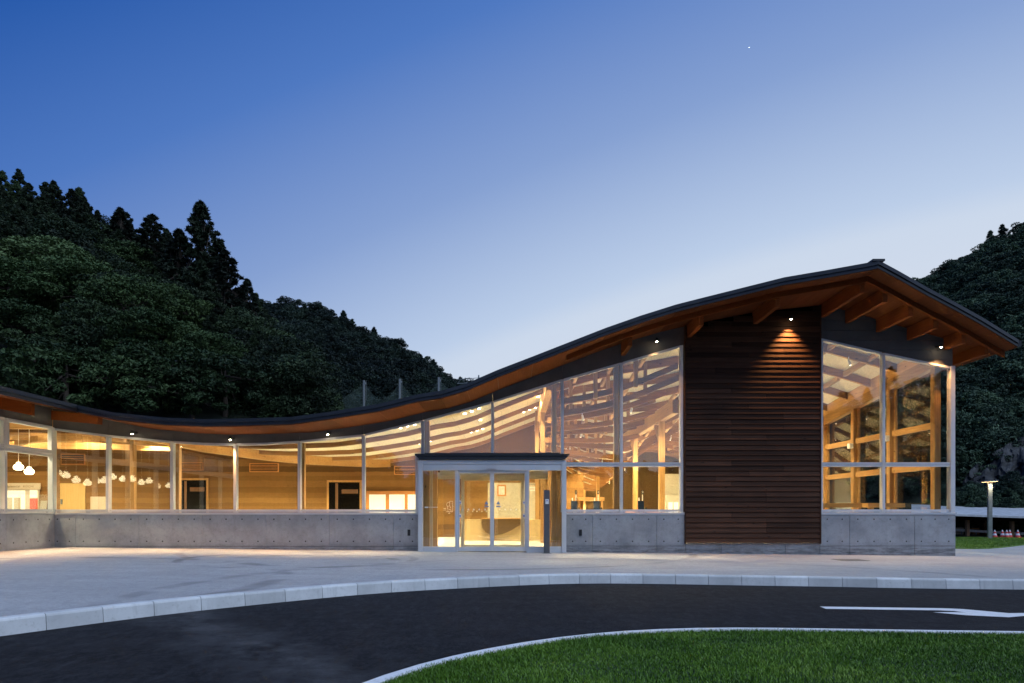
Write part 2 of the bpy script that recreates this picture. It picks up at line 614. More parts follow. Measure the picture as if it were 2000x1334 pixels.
M['far_grass'] = plain('mown_lawn', (.095, .17, .022), .9, var=.25, scale=2.5)


def text_part(name, body, size, mat, parent, loc, shear=0, spacing=1.0, sx=1.0, centre=False):
    cu = bpy.data.curves.new(name, 'FONT')
    cu.body = body
    cu.size = size
    cu.shear = shear
    cu.extrude = .002
    cu.space_character = spacing
    if centre:
        cu.align_x = 'CENTER'
        cu.align_y = 'CENTER'
    tmp = bpy.data.objects.new(name, cu)
    me = bpy.data.meshes.new_from_object(tmp)
    bpy.data.objects.remove(tmp)
    bpy.data.curves.remove(cu)
    me.materials.clear()
    me.materials.append(mat)
    o = link(bpy.data.objects.new(name, me), parent)
    o.location = loc
    o.rotation_euler = (math.pi / 2, 0, 0)
    o.scale.x = sx
    return o


# ================================================================== lights helper
def spot(parent, loc, aim, power, cone, blend=.5, size=.04, col=(1.0, .83, .50)):
    l = bpy.data.lights.new('lamp_light', 'SPOT')
    l.energy = power
    l.spot_size = math.radians(cone)
    l.spot_blend = blend
    l.shadow_soft_size = size
    l.color = col
    o = bpy.data.objects.new('lamp_light', l)
    link(o, parent)
    o.location = loc
    o.rotation_euler = (Vector(aim)).to_track_quat('-Z', 'Y').to_euler()
    return o


def point(parent, loc, power, size=.08, col=(1.0, .74, .42)):
    l = bpy.data.lights.new('lamp_light', 'POINT')
    l.energy = power
    l.shadow_soft_size = size
    l.color = col
    o = bpy.data.objects.new('lamp_light', l)
    link(o, parent)
    o.location = loc
    return o


# ================================================================== ground, road, plaza
SL = -0.0097


def zp(x):
    return SL * max(-20.0, min(30.0, x))


def on_plane(px, py, drop=0.0):
    """pixel -> point on the sloping plaza plane lowered by drop"""
    y = (EYE + drop) * F / ((py - 1000) + SL * (px - 1000))
    x = (px - 1000) * y / F
    return Vector((x, y, SL * x - drop))


kerb_px = [(0, 1210), (120, 1196), (236, 1182), (344, 1170), (440, 1162), (528, 1155), (608, 1147), (686, 1141), (760, 1136), (829, 1132.5), (897, 1129.7), (962, 1127),
           (1027, 1124), (1092, 1121.5), (1155, 1121), (1221, 1121.7), (1285, 1122.6), (1351, 1123.7), (1416, 1124.8), (1481, 1125.8), (1546, 1126.6), (1611, 1127.5), (1675, 1128.8), (1739, 1130), (1804, 1131.2), (1868, 1132), (1930, 1132.6), (1991, 1133)]
kp = [on_plane(a, b) for a, b in kerb_px]
# smooth the measured points lightly
for _ in range(2):
    kp = [kp[0]] + [(kp[i - 1] + kp[i] * 2 + kp[i + 1]) / 4 for i in range(1, len(kp) - 1)] + [kp[-1]]
d0 = (kp[0] - kp[2]).normalized()
pre = []
p = kp[0].copy()
dirx = d0.copy()
for i in range(9):
    dirx = (dirx + Vector((-.04, .0, 0))).normalized()
    p = p + dirx * .62
    pre.append(p.copy())
d1 = (kp[-1] - kp[-4]).normalized()
post = [kp[-1] + d1 * .6 * (i + 1) for i in range(34)]
curve = list(reversed(pre)) + kp + post
# resample at 0.6 m
def resample(pts, step):
    out = [pts[0].copy()]
    acc = 0.0
    for a, b in zip(pts, pts[1:]):
        L = (b - a).length
        while acc + L >= step:
            tt = (step - acc) / L
            a = a.lerp(b, tt)
            L = (b - a).length
            acc = 0.0
            out.append(a.copy())
        acc += L
    return out


kc = resample(curve, .6)
for q in kc:
    q.z = zp(q.x)
RD = .165
nrm = []
for i in range(len(kc)):
    a = kc[max(0, i - 1)]
    b = kc[min(len(kc) - 1, i + 1)]
    dv = (b - a).normalized()
    nrm.append(Vector((dv.y, -dv.x, 0)))      # towards the road (camera side)

ground = MB()
gx = [-900, -400, -150, -60, -30, -20, 14, 20, 30, 45, 70, 120, 300, 900]
gy = [-900, -300, -100, -40, -10, 5, 20, 33, 36, 41, 50, 70, 100, 150, 300, 900]


def gz(x, y):
    h = -.45 + zp(x)
    s = min(1, max(0, (y - 35.5) / 5.5))
    s2 = min(1, max(0, (x - 12) / 6))
    return h - 1.2 * s * s * (3 - 2 * s) * s2


gv = [(x, y, gz(x, y)) for y in gy for x in gx]
gf = [(j * len(gx) + i, j * len(gx) + i + 1, (j + 1) * len(gx) + i + 1, (j + 1) * len(gx) + i) for j in range(len(gy) - 1) for i in range(len(gx) - 1)]
tag(ground.add(gv, gf).build('ground', M['soil']), kind='structure')

# plaza sheet behind the kerb
pl = MB()
cols_ = []
for q, n in zip(kc, nrm):
    cols_.append(q - n * .145)
cols_ = [Vector((cols_[0].x - d_, cols_[0].y, 0)) for d_ in (16, 11, 7, 4, 2)] + cols_
ys = [14.5, 17, 19, 22, 28, 34.9]
rows = []
for q in cols_:
    row = [(q.x, q.y, zp(q.x))]
    for yb in ys:
        tpar = (yb - 14.5) / 20.4
        xx = q.x * (1 + .9 * tpar) if q.x > 0 else q.x * (1 + 1.2 * tpar)
        row.append((xx, max(yb, q.y + .05 * (1 + ys.index(yb))), zp(xx)))
    rows.append(row)
nv = len(rows[0])
pl.add([v for r in rows for v in r], [(i * nv + j, (i + 1) * nv + j, (i + 1) * nv + j + 1, i * nv + j + 1) for i in range(len(rows) - 1) for j in range(nv - 1)])
tag(pl.build('plaza', M['plaza']), kind='structure')

# road
rd = MB()
rx = [-40, -20, -10, -5, 0, 5, 10, 20, 30, 45]
ry = [-25, -10, 0, 5, 9, 14, 16]
rd.add([(x, y, zp(x) - RD) for y in ry for x in rx], [(j * len(rx) + i, j * len(rx) + i + 1, (j + 1) * len(rx) + i + 1, (j + 1) * len(rx) + i) for j in range(len(ry) - 1) for i in range(len(rx) - 1)])
tag(rd.build('road', M['asphalt']), kind='structure')

# kerb stones, each its own piece
kerb = empty('kerb')
tag(kerb, kind='structure')
for i in range(len(kc) - 1):
    a, b = kc[i], kc[i + 1]
    na, nb = nrm[i], nrm[i + 1]
    g = (b - a).normalized() * .004
    jit = random.uniform(-.002, .002)
    prof = [(.028, -.28), (.006, -.03), (-.004, -.010), (-.022, 0.0), (-.143, 0.0), (-.143, -.28)]
    v = []
    for p_, n_ in ((a + g, na), (b - g, nb)):
        for dx, dz in prof:
            v.append((p_.x + n_.x * (dx + .02), p_.y + n_.y * (dx + .02), p_.z + dz + .012 + jit))
    k_ = len(prof)
    fs = [tuple(range(k_)), tuple(range(2 * k_ - 1, k_ - 1, -1))] + [(j, j + k_, (j + 1) % k_ + k_, (j + 1) % k_) for j in range(k_)]
    MB().add(v, fs).build('kerb_stone', M['kerb'], kerb)

# island: white edging and lawn
isl_o = [(714, 1334), (787, 1306), (875, 1286.5), (980, 1263.7), (1085, 1248), (1155, 1240), (1225, 1234.5), (1312, 1230.3), (1400, 1228.6), (1500, 1229.6), (1700, 1233.2), (2000, 1237)]
io = [on_plane(a, b, RD) for a, b in isl_o]
dA = (io[0] - io[1]).normalized()
io = [io[0] + dA * s_ + Vector((.05 * s_ * s_, 0, 0)) for s_ in (3.6, 2.7, 1.8, .9)] + io
dB = (io[-1] - io[-2]).normalized()
io = io + [io[-1] + dB * s_ for s_ in (1.5, 3, 6, 12)]
io = resample(io, .45)
for _ in range(3):
    io = [io[0]] + [(io[i - 1] + io[i] * 2 + io[i + 1]) / 4 for i in range(1, len(io) - 1)] + [io[-1]]
inn = []
for i in range(len(io)):
    a = io[max(0, i - 1)]
    b = io[min(len(io) - 1, i + 1)]
    dv = (b - a).normalized()
    inn.append(Vector((dv.y, -dv.x, 0)))
edging = empty('lawn_edging')
tag(edging, kind='structure')
EW = .13
for i in range(0, len(io) - 2, 2):
    v = []
    for j in (i, i + 1, i + 2):
        q, n = io[j], inn[j]
        zb = zp(q.x) - RD
        for dx, dz in ((0, -.02), (.008, .026), (EW, .03), (EW, -.02)):
            v.append((q.x + n.x * dx, q.y + n.y * dx, zb + dz))
    fs = [(0, 1, 2, 3), (11, 10, 9, 8)]
    for s_ in (0, 4):
        fs += [(s_ + k, s_ + 4 + k, s_ + 4 + (k + 1) % 4, s_ + (k + 1) % 4) for k in range(4)]
    MB().add(v, fs).build('edging_block', M['white'], edging)
lawn = MB()
lv = []
for q, n in zip(io, inn):
    lv.append((q.x + n.x * EW, q.y + n.y * EW, zp(q.x) - RD + .006))
base_y = -4.0
ln_ = len(lv)
lawn.add(lv + [(v[0], base_y, zp(v[0]) - RD + .006) for v in lv], [(i, i + ln_, i + 1 + ln_, i + 1) for i in range(ln_ - 1)])
lawn_o = tag(lawn.build('lawn', M['turf']), kind='structure')
# blades
rng = np.random.default_rng(3)
bx_ = np.array([v[0] for v in lv])
by_ = np.array([v[1] for v in lv])
o_ = np.argsort(bx_)
NB = 230000
gxx = rng.uniform(-2.4, 8.6, NB)
# denser towards the camera-facing rim
lim = np.interp(gxx, bx_[o_], by_[o_])
gyy = 3.4 + (lim + .035 - 3.4) * rng.uniform(0, 1, NB) ** .85
ok = (gyy > 3.4) & (lim > 3.5)
gxx, gyy = gxx[ok], gyy[ok]
n = len(gxx)
h = rng.uniform(.014, .042, n) * (1 + .25 * np.sin(gxx * 2.1) * np.cos(gyy * 2.7))
ang = rng.uniform(0, 2 * np.pi, n)
lean = rng.uniform(.1, .95, n) * h
la = rng.uniform(0, 2 * np.pi, n)
w = rng.uniform(.0022, .0042, n)
gz0 = SL * gxx - RD + .004
cx, sy_ = np.cos(ang) * w, np.sin(ang) * w
lx, ly = np.cos(la) * lean, np.sin(la) * lean
V = np.empty((n, 5, 3), np.float32)
V[:, 0] = np.stack([gxx - cx, gyy - sy_, gz0], 1)
V[:, 1] = np.stack([gxx + cx, gyy + sy_, gz0], 1)
V[:, 2] = np.stack([gxx + cx * .8 + lx * .35, gyy + sy_ * .8 + ly * .35, gz0 + h * .6], 1)
V[:, 3] = np.stack([gxx - cx * .8 + lx * .35, gyy - sy_ * .8 + ly * .35, gz0 + h * .6], 1)
V[:, 4] = np.stack([gxx + lx, gyy + ly, gz0 + h], 1)
b_ = np.arange(n)[:, None] * 5
T = np.concatenate([b_ + [[0, 1, 2]], b_ + [[0, 2, 3]], b_ + [[3, 2, 4]]], 0)
go = link(bpy.data.objects.new('grass', raw_mesh('grass', V.reshape(-1, 3), T, M['grass'], True)))
tag(go, 'dense green lawn grass inside the white edging', 'grass', kind='stuff')

# painted arrow on the road
ar = [(1601, 1185), (1844, 1188.4), (1880, 1190), (1970, 1198), (2010, 1197.6), (2075, 1196.8), (2075, 1201.5), (2005, 1203), (1970, 1206), (1886, 1202), (1822, 1196.3), (1858, 1196), (1886, 1196.6), (1862, 1193.8), (1835, 1192.6), (1613, 1189.6)]
pa = [on_plane(a, b, RD) for a, b in ar]
me = bpy.data.meshes.new('road_marking')
bm = bmesh.new()
fa = bm.faces.new([bm.verts.new((q.x, q.y, q.z + .004)) for q in pa])
bmesh.ops.triangulate(bm, faces=[fa])
bmesh.ops.recalc_face_normals(bm, faces=bm.faces)
bm.to_mesh(me)
bm.free()
me.materials.append(M['white'])
tag(link(bpy.data.objects.new('road_marking', me)), kind='structure')

# drain cover on the paving
q = on_plane(1660, 1094)
MB().box(q.x - .35, q.x + .35, q.y - .3, q.y + .3, q.z + .002, q.z + .008).build('drain_cover', plain('cast_iron', (.09, .09, .095), .7))
tag(bpy.data.objects['drain_cover'], 'flat grey drain cover in the paving near the right corner', 'drain cover')

# ================================================================== building
B = empty('timber_hall')
tag(B, 'long timber and glass hall with a sweeping dark curved roof', 'building')

# ---- roof edge from the photograph's outline
YE = [(-30, 17.95), (0, 17.95), (3, 17.9), (5, 17.7), (7, 17.3), (9.05, 16.8), (14.6, 19.16)]


def ye(x):
    return float(np.interp(x, [a for a, b in YE], [b for a, b in YE]))


edge_px = [(151, 792.6), (221, 807), (324, 817.5), (400, 820.5), (480, 819), (571, 816), (648, 805.5), (739, 791), (816, 772), (862, 765), (912, 750.5), (972, 724.5), (1041, 698), (1110, 671), (1183, 642.5),
           (1250, 619), (1320, 597), (1365, 585.5), (1455, 563), (1531, 544), (1608, 531), (1700, 514.5), (1715, 511), (1755, 532.5), (1810, 564), (1866.5, 594), (1915, 621), (1988, 665.7)]
EX, EZ = [], []
for a, b in edge_px:
    x = 0.0
    for _ in range(40):
        x = (a - 1000) * ye(x) / F
    EX.append(x)
    EZ.append(EYE + (1000 - b) * ye(x) / F)
WX = [-27, -22, -18, -15, -13.24]
WZ = [EZ[0] + .20 * (EX[0] - x) for x in WX]
ALLX = WX + EX
ALLZ = WZ + EZ
TH = .16


def ztop(x):
    return float(np.interp(x, ALLX, ALLZ))


def zs(x):
    return ztop(x) - TH


XR = EX[-1]
X0 = EX[0]          # wing eave line

YB = 52.0
roof = MB()
# main slab
vv = []
for x, z in zip(EX, EZ):
    vv += [(x, ye(x), z), (x, YB, z), (x, YB, z - TH), (x, ye(x), z - TH)]
ff = []
for i in range(len(EX) - 1):
    a = 4 * i
    ff += [(a, a + 4, a + 5, a + 1), (a + 1, a + 5, a + 6, a + 2), (a + 3, a + 7, a + 4, a)]
e = 4 * (len(EX) - 1)
ff.append((e, e + 3, e + 2, e + 1))
roof.add(vv, ff)
# wing slab
WXX = WX + [X0]
WZZ = WZ + [EZ[0]]
vv = []
for x, z in zip(WXX, WZZ):
    vv += [(x, 2.5, z), (x, YB, z), (x, YB, z - TH), (x, 2.5, z - TH)]
ff = []
for i in range(len(WXX) - 1):
    a = 4 * i
    ff += [(a, a + 4, a + 5, a + 1), (a + 1, a + 5, a + 6, a + 2), (a + 3, a + 7, a + 4, a)]
e = 4 * (len(WXX) - 1)
ff += [(0, 1, 2, 3), (e, e + 3, e + 2, e + 1)]
roof.add(vv, ff)
R_ = roof.build('roof', M['roof'], B)
# drip edge and ridge cap
dr = MB()
for i in range(len(EX) - 1):
    (xa, za), (xb, zb) = (EX[i], EZ[i]), (EX[i + 1], EZ[i + 1])
    ya_, yb_ = ye(xa), ye(xb)
    v = []
    for x, y, z in ((xa, ya_, za), (xb, yb_, zb)):
        v += [(x, y - .035, z - .075), (x, y - .002, z - .075), (x, y - .002, z + .02), (x, y - .035, z + .02)]
    dr.add(v, [(0, 4, 5, 1), (1, 5, 6, 2), (2, 6, 7, 3), (3, 7, 4, 0), (0, 1, 2, 3), (7, 6, 5, 4)])
dr.box(X0 + .002, X0 + .035, 2.5, 17.9, EZ[0] - .075, EZ[0] + .02)
dr.box(XR + .002, XR + .10, ye(XR), YB, EZ[-1] - .15, EZ[-1] + .01)
dr.build('drip_edge', M['roof'], R_)
ri = int(np.argmax(EZ))
rc = MB()
rc.bar((EX[ri], ye(EX[ri]) - .04, EZ[ri] + .03), (EX[ri], YB, EZ[ri] + .03), .30, .05)
rc.build('ridge_cap', M['roof'], R_)


# soffit panels (one per roof facet), stained wood
def soffit(xa, xb, yfa, yfb, yb, nm='soffit_panel'):
    za, zb = zs(xa), zs(xb)
    g = .004
    t_ = .02
    v = [(xa + g, yfa + .012, za - .003), (xb - g, yfb + .012, zb - .003), (xb - g, yb, zb - .003), (xa + g, yb, za - .003)]
    v += [(a, b, c - t_) for a, b, c in v]
    MB().add(v, [(3, 2, 1, 0), (4, 5, 6, 7), (0, 1, 5, 4), (1, 2, 6, 5), (2, 3, 7, 6), (3, 0, 4, 7)][0:6]).build(nm, M['soffit'], R_)


for i in range(len(EX) - 1):
    soffit(EX[i], EX[i + 1], ye(EX[i]), ye(EX[i + 1]), D + .05)
xs_ = [-13.20, -12.4, X0]
for i in range(2):
    for j in range(9):
        y0_ = 2.6 + j * 1.78
        soffit(xs_[i], xs_[i + 1] - .02, y0_, y0_, min(y0_ + 1.77, 17.93))
# right-hand eave soffit beside the side wall
for j in range(8):
    soffit(12.78, XR - .01, D + .06 + j * 2.0, D + .06 + j * 2.0, D + 2.05 + j * 2.0)

# fly rafter (edge beam) below the soffit near the outer edge, following it
fb = MB()
yb_of = lambda x: ye(x) + .50
for (xa, xb) in zip(EX[13:], EX[14:]):
    v = []
    for x in (xa, xb):
        z = zs(x) - .024
        y = yb_of(x)
        v += [(x, y, z - .14), (x, y + .12, z - .14), (x, y + .12, z), (x, y, z)]
    fb.add(v, [(0, 4, 5, 1), (1, 5, 6, 2), (2, 6, 7, 3), (3, 7, 4, 0), (0, 1, 2, 3), (7, 6, 5, 4)])
fb.build('edge_beam', M['soffit_x'], R_)
# purlins
for x in (3.2, 5.08, 6.98, 8.95, 9.66, 10.55, 11.44, 12.5):
    ztp = zs(x) - .026
    y0_ = yb_of(x) + .125
    MB().box(x - .058, x + .058, y0_, D + .03, ztp - .36, ztp).build('purlin', M['purlin'], R_)
for x in (13.4,):
    MB().box(x - .055, x + .055, yb_of(x) + .13, D + 3, zs(x) - .33, zs(x) - .026).build('purlin', M['purlin'], R_)
for y in (17.1, 15.28, 13.46, 11.64, 9.8, 8.0):
    MB().sweep([(-14.0, zs(-14) - .03), (-12.0, zs(-12.0) - .03)], y, .13, .30).build('purlin', M['soffit_x'], R_)
MB().bar((-13.3, 19.7, zs(-13.24) - .20), (X0 + .45, 18.2, zs(X0) - .17), .13, .26).build('hip_beam', M['soffit_x'], R_)

# ---- window heads
HX_px = [(105, 837), (213, 850.5), (338, 862.5), (400, 866), (461, 867.5), (520, 866), (586, 862), (711, 849.5), (826, 821.5), (962, 785), (1098, 742), (1213, 709.5), (1332, 675), (1500, 640), (1600, 662), (1723, 690.5), (1856, 718)]
HX = [FX(a) for a, b in HX_px]
HZ = [FZ(b) for a, b in HX_px]


def hz(x):
    return float(np.interp(x, HX, HZ))


SILL = FZ(1003)      # top of concrete
GB = FZ(995)         # bottom of glass
YG = D - .012        # glass plane
FW = .080            # mullion width


def poly_between(xa, xb, zb, zt):
    xs = sorted({xa, xb} | {x for x in HX if xa + .02 < x < xb - .02})
    return [(xa, zb), (xb, zb)] + [(x, zt(x)) for x in reversed(xs)]


def pane(xa, xb, zb, zt, parent, y=YG):
    return MB().slab(poly_between(xa, xb, zb, zt), y - .006, y + .006).build('pane', M['glass'], parent)


def window(xa, xb, zbot, transom=None, left=True, right=False, bottom=True):
    m = MB()
    y0, y1 = D - .075, D + .06
    if left:
        m.box(xa - FW / 2, xa + FW / 2, y0 - .012, y1 + .012, zbot - (.08 if bottom else 0), hz(xa) - .005)
    if right:
        m.box(xb - FW / 2, xb + FW / 2, y0 - .012, y1 + .012, zbot - (.08 if bottom else 0), hz(xb) - .005)
    xa2, xb2 = xa + FW / 2 + .001, xb - FW / 2 - .001
    if bottom:
        m.box(xa2, xb2, y0 + .015, y1 - .002, zbot - .07, zbot)
    xs = [xa2] + [x for x in HX if xa2 + .05 < x < xb2 - .05] + [xb2]
    for p_, q_ in zip(xs, xs[1:]):
        m.slab([(p_, hz(p_) - .05), (q_, hz(q_) - .05), (q_, hz(q_) + .012), (p_, hz(p_) + .012)], y0 + .01, y1)
    if transom:
        m.box(xa2, xb2, y0, y1, transom - .062, transom - .012)
        m.box(xa2, xb2, y0 + .02, y1, transom - .012, transom + .012)
        m.box(xa2, xb2, y0, y1, transom + .012, transom + .062)
    o = m.build('window', M['frame'], B)
    if transom:
        pane(xa2, xb2, zbot, lambda x: transom - .062, o)
        pane(xa2, xb2, transom + .062, lambda x: hz(x) - .05, o)
    else:
        pane(xa2, xb2, zbot, lambda x: hz(x) - .05, o)
    return o


MU = [FX(p_) for p_ in (105, 213, 338, 461, 586, 711, 826, 962, 1098, 1213, 1330)]
CANZ = FZ(887)
TRZ = FZ(907.5)
for i in range(6):
    window(MU[i], MU[i + 1], GB)
window(MU[6], MU[7], CANZ, bottom=True)
window(MU[7], MU[8], CANZ, bottom=True)
window(MU[8], MU[9], GB, TRZ)
window(MU[9], MU[10], GB, TRZ, right=True)
RW = [FX(1602), FX(1723), FX(1855)]
window(RW[0], RW[1], GB, TRZ)
window(RW[1], RW[2], GB, TRZ, right=True)
# small return pieces beside the entrance
box('window', M['frame'], B, FX(812), FX(818), D - .07, D + .05, SILL, CANZ)

# sills
for nm, a, b in (('sill', -13.24, FX(818)), ('sill', FX(1106), FX(1336)), ('sill', FX(1599), 12.78)):
    MB().box(a, b, D - .125, D + .05, SILL, SILL + .035).box(a, b, D - .118, D - .1, SILL - .03, SILL).build(nm, M['frame'], B)


# ---- grey spandrel panels above the glass
def clip(poly, f):
    """keep the part of the polygon where f(x,z) >= 0 (f linear)"""
    out = []
    for i in range(len(poly)):
        a, b = poly[i], poly[(i + 1) % len(poly)]
        fa, fb_ = f(*a), f(*b)
        if fa >= 0:
            out.append(a)
        if (fa >= 0) != (fb_ >= 0):
            tt = fa / (fa - fb_)
            out.append((a[0] + (b[0] - a[0]) * tt, a[1] + (b[1] - a[1]) * tt))
    return out


seams = [-13.24] + [FX(p_) for p_ in (213, 338, 461, 586, 711, 826, 962, 1098, 1213, 1336)]
for xa, xb in zip(seams, seams[1:]):
    xs = sorted({xa + .003, xb - .003} | {x for x in ALLX + HX if xa + .02 < x < xb - .02})
    lo = [(x, hz(x) + .014) for x in xs]
    up = [(x, zs(x) - .025) for x in reversed(xs)]
    MB().slab(lo + up, D - .035, D + .03).build('spandrel_panel', M['spandrel'], B)
# right-hand gable: horizontal courses
zc = FZ(722)
while zc < 7.2:
    p4 = [(FX(1599), zc + .004), (12.70, zc + .004), (12.70, zc + .276), (FX(1599), zc + .276)]
    for xa, xb in zip(HX[-3:], HX[-2:]):
        pass
    sA, sB = (HZ[-1] - HZ[-3]) / (HX[-1] - HX[-3]), HZ[-3]
    xh, zh = HX[-3], HZ[-3]
    p4 = clip(p4, lambda x, z: z - (zh + sA * (x - xh) + .016))
    if p4:
        xr_, zr_ = EX[ri], EZ[ri] - TH
        sR = (EZ[-1] - EZ[ri]) / (EX[-1] - EX[ri])
        p4 = clip(p4, lambda x, z: (zr_ + sR * (x - xr_) - .03) - z)
    if p4 and len(p4) > 2:
        MB().slab(p4, D - .04, D + .03).build('spandrel_panel', M['spandrel'], B)
    zc += .28
box('corner_post', M['frame'], B, FX(1853), 12.74, D - .10, D + .10, SILL + .036, FZ(716))

# ---- dark timber clad block
cl = empty('cladding')
cl.parent = B
CX0, CX1 = FX(1337), FX(1597)
YC = D - .14
pitch = .1478
zb_ = FZ(1060)
MB().slab([(CX0 + .01, zb_ + .01), (CX1 - .01, zb_ + .01)] + [(x, zs(x) - .028) for x in np.linspace(CX1 - .01, CX0 + .01, 10)], D - .056, D + .2).build('backing', M['dark'], cl)
k_ = 0
while True:
    z0_ = zb_ + k_ * pitch
    z1_ = z0_ + pitch + .012
    k_ += 1
    xa = CX0
    if z1_ > zs(CX0) - .03:
        cand = [x for x in np.linspace(CX0, CX1, 200) if zs(x) - .03 > z1_]
        if not cand:
            break
        xa = float(cand[0])
    cuts = [xa]
    xj = CX0 + (CX1 - CX0) * random.choice((.22, .34, .47, .60, .73, .85))
    if xj > xa + .3:
        cuts.append(xj)
    cuts.append(CX1)
    for xl, xr in zip(cuts, cuts[1:]):
      w0 = random.uniform(-.003, .003)
      v = []
      for x in (xl + (.003 if xl > xa else 0), xr - (.003 if xr < CX1 else 0)):
        v += [(x, YC - .022 + w0, z0_), (x, YC - .022 + w0, z0_ + .012), (x, YC + .012 + w0, z1_), (x, D - .058, z1_), (x, D - .058, z0_)]
      fs = [(0, 1, 2, 3, 4), (9, 8, 7, 6, 5)] + [(j, j + 5, (j + 1) % 5 + 5, (j + 1) % 5) for j in range(5)]
      MB().add(v, [tuple(reversed(f_)) for f_ in fs]).build('board', M['clad'], cl)
MB().box(CX0 - .03, CX0 - .002, YC - .03, D, zb_ - .02, zs(CX0) - .03).build('corner_trim', M['clad'], cl)
MB().box(CX1 + .002, CX1 + .03, YC - .03, D, zb_ - .02, zs(CX1) - .03).build('corner_trim', M['clad'], cl)

# ---- concrete plinth panels with tie holes
YP = D - .10


def plinth(xa, xb, ztop_, holes=True, foot=True):
    zb0 = min(zp(xa), zp(xb)) - .3
    g = .0035
    y0 = YP
    m = MB()
    # chamfered panel edges
    m.add([(xa + g, y0 + .006, zb0), (xb - g, y0 + .006, zb0), (xb - g, y0 + .006, ztop_), (xa + g, y0 + .006, ztop_),
           (xa + g + .008, y0, zb0), (xb - g - .008, y0, zb0), (xb - g - .008, y0, ztop_), (xa + g + .008, y0, ztop_),
           (xa + g, D + .12, zb0), (xb - g, D + .12, zb0), (xb - g, D + .12, ztop_), (xa + g, D + .12, ztop_)],
          [(4, 5, 6, 7), (0, 4, 7, 3), (5, 1, 2, 6), (3, 2, 10, 11), (1, 9, 10, 2), (8, 0, 3, 11), (3, 7, 6, 2)])
    o = m.build('concrete_panel', M['concrete'], B)
    if holes:
        hm = MB()
        nh = max(1, round((xb - xa) / .46))
        for i in range(nh):
            x = xa + (i + .5) * (xb - xa) / nh
            for z in (FZ(1014), FZ(1057)):
                if z < ztop_ - .05:
                    hm.cyl((x, y0 - .0015, z), (x, y0 + .01, z), .021, .017, 10)
        if hm.v:
            tag(hm.build('tie_hole', M['tie'], o), kind='stuff')
    return o


jl = [-13.24, FX(152), FX(275), FX(398), FX(522), FX(645), FX(770), FX(819)]
for a, b in zip(jl, jl[1:]):
    plinth(a, b, SILL)
jr = [FX(1105), FX(1156), FX(1281), FX(1337)]
for a, b in zip(jr, jr[1:]):
    plinth(a, b, SILL)
for a, b in zip([FX(1337), FX(1406), FX(1531)], [FX(1406), FX(1531), FX(1598)]):
    plinth(a, b, FZ(1061), False)
jr = [FX(1598), FX(1656), FX(1782), 12.75]
for a, b in zip(jr, jr[1:]):
    plinth(a, b, SILL)
# narrow horizontal pour line near the ground on the right-hand run
for a, b, zz0 in ((FX(1106), FX(1336), FZ(1066)), (FX(1599), 12.74, FZ(1066)), (FX(152), FX(817), FZ(1066.5))):
    MB().box(a, b, YP - .0025, YP + .002, zz0 - .006, zz0 + .004).build('pour_line', M['tie'], B)
box('side_plinth', M['concrete'], B, 12.45, 12.752, D + .12, YB - 2, -.6, SILL)
# sockets
for px in (800, 1133):
    MB().box(FX(px) - .04, FX(px) + .04, YP - .03, YP, FZ(1046), FZ(1034)).box(FX(px) - .025, FX(px) + .025, YP - .034, YP - .03, FZ(1043), FZ(1039)).build('wall_socket', M['black'], B)

# ---- west wing: side wall running towards the camera
XW = -13.24
wy = [19.62 - 1.86 * i for i in range(8)]
WT = FZ(884)
WH = FZ(836)
for i in range(7):
    ya_, yb_ = wy[i + 1], wy[i]
    m = MB()
    x0, x1 = XW - .06, XW + .07
    m.box(x0, x1 + .01, ya_ - FW / 2, ya_ + FW / 2, GB - .08, WH)
    if i == 0:
        m.box(x0, x1 + .01, yb_ - .06, yb_ + .02, GB - .08, WH)
        yb_ -= .015
    a2, b2 = ya_ + FW / 2, yb_ - FW / 2
    for za, zb2 in ((GB - .07, GB), (WT - .13, WT - .06), (WT - .05, WT + .05), (WH - .06, WH + .03)):
        m.box(x0, x1, a2, b2, za, zb2)
    m.box(x0 + .03, x1 + .02, a2, a2 + .06, WT + .05, WH - .06)
    m.box(x0 + .03, x1 + .02, b2 - .06, b2, WT + .05, WH - .06)
    o = m.build('window', M['frame'], B)
    MB().box(XW - .006, XW + .006, a2, b2, GB, WT - .13).build('pane', M['glass'], o)
    MB().box(XW + .02, XW + .032, a2 + .06, b2 - .06, WT + .05, WH - .06).build('pane', M['glass'], o)
    xp = XW + .10
    pj = MB().box(XW - .12, xp, wy[i + 1] + .003, wy[i] - .003, -.3, SILL).build('concrete_panel', M['concrete'], B)
    hm = MB()
    for kk in range(4):
        for z in (FZ(1014), FZ(1055)):
            y = wy[i + 1] + (kk + .5) * 1.86 / 4
            hm.cyl((xp + .0015, y, z), (xp - .01, y, z), .021, .017, 10)
    tag(hm.build('tie_hole', M['tie'], pj), kind='stuff')
    box('sill', M['frame'], B, XW - .05, XW + .125, wy[i + 1], wy[i] - .002, SILL, SILL + .035)
    zt0 = zs(XW) - .025
    MB().box(XW - .03, XW + .035, wy[i + 1] + .003, wy[i] - .003, WH + .032, zt0).build('spandrel_panel', M['spandrel'], B)
box('end_wall', M['spandrel'], B, -26, XW, wy[7] - .2, wy[7], -.3, zs(-18))

# ---- interior shell
YW = 30.3
I_ = empty('interior')
I_.parent = B
MB().box(-26, XW - .13, wy[7], YW, -.05, .02).box(XW - .129, 1.1, D + .125, YW, -.05, .0201).box(1.1001, 12.44, D + .125, YB - 2, -.05, .02).build('floor', M['floor'], I_)


def back_wall():
    m = MB()
    xs = [-26, -20, -15, -12, -9, -6, -3, -1, 1.1]
    m.slab([(-26, 0), (1.1, 0)] + [(x, zs(x) - .05) for x in reversed(xs)], YW, YW + .3)
    m.build('back_wall', M['earth'], I_)


back_wall()
box('west_wall', M['earth'], I_, -26.3, -26, wy[7], YW, 0, 6)
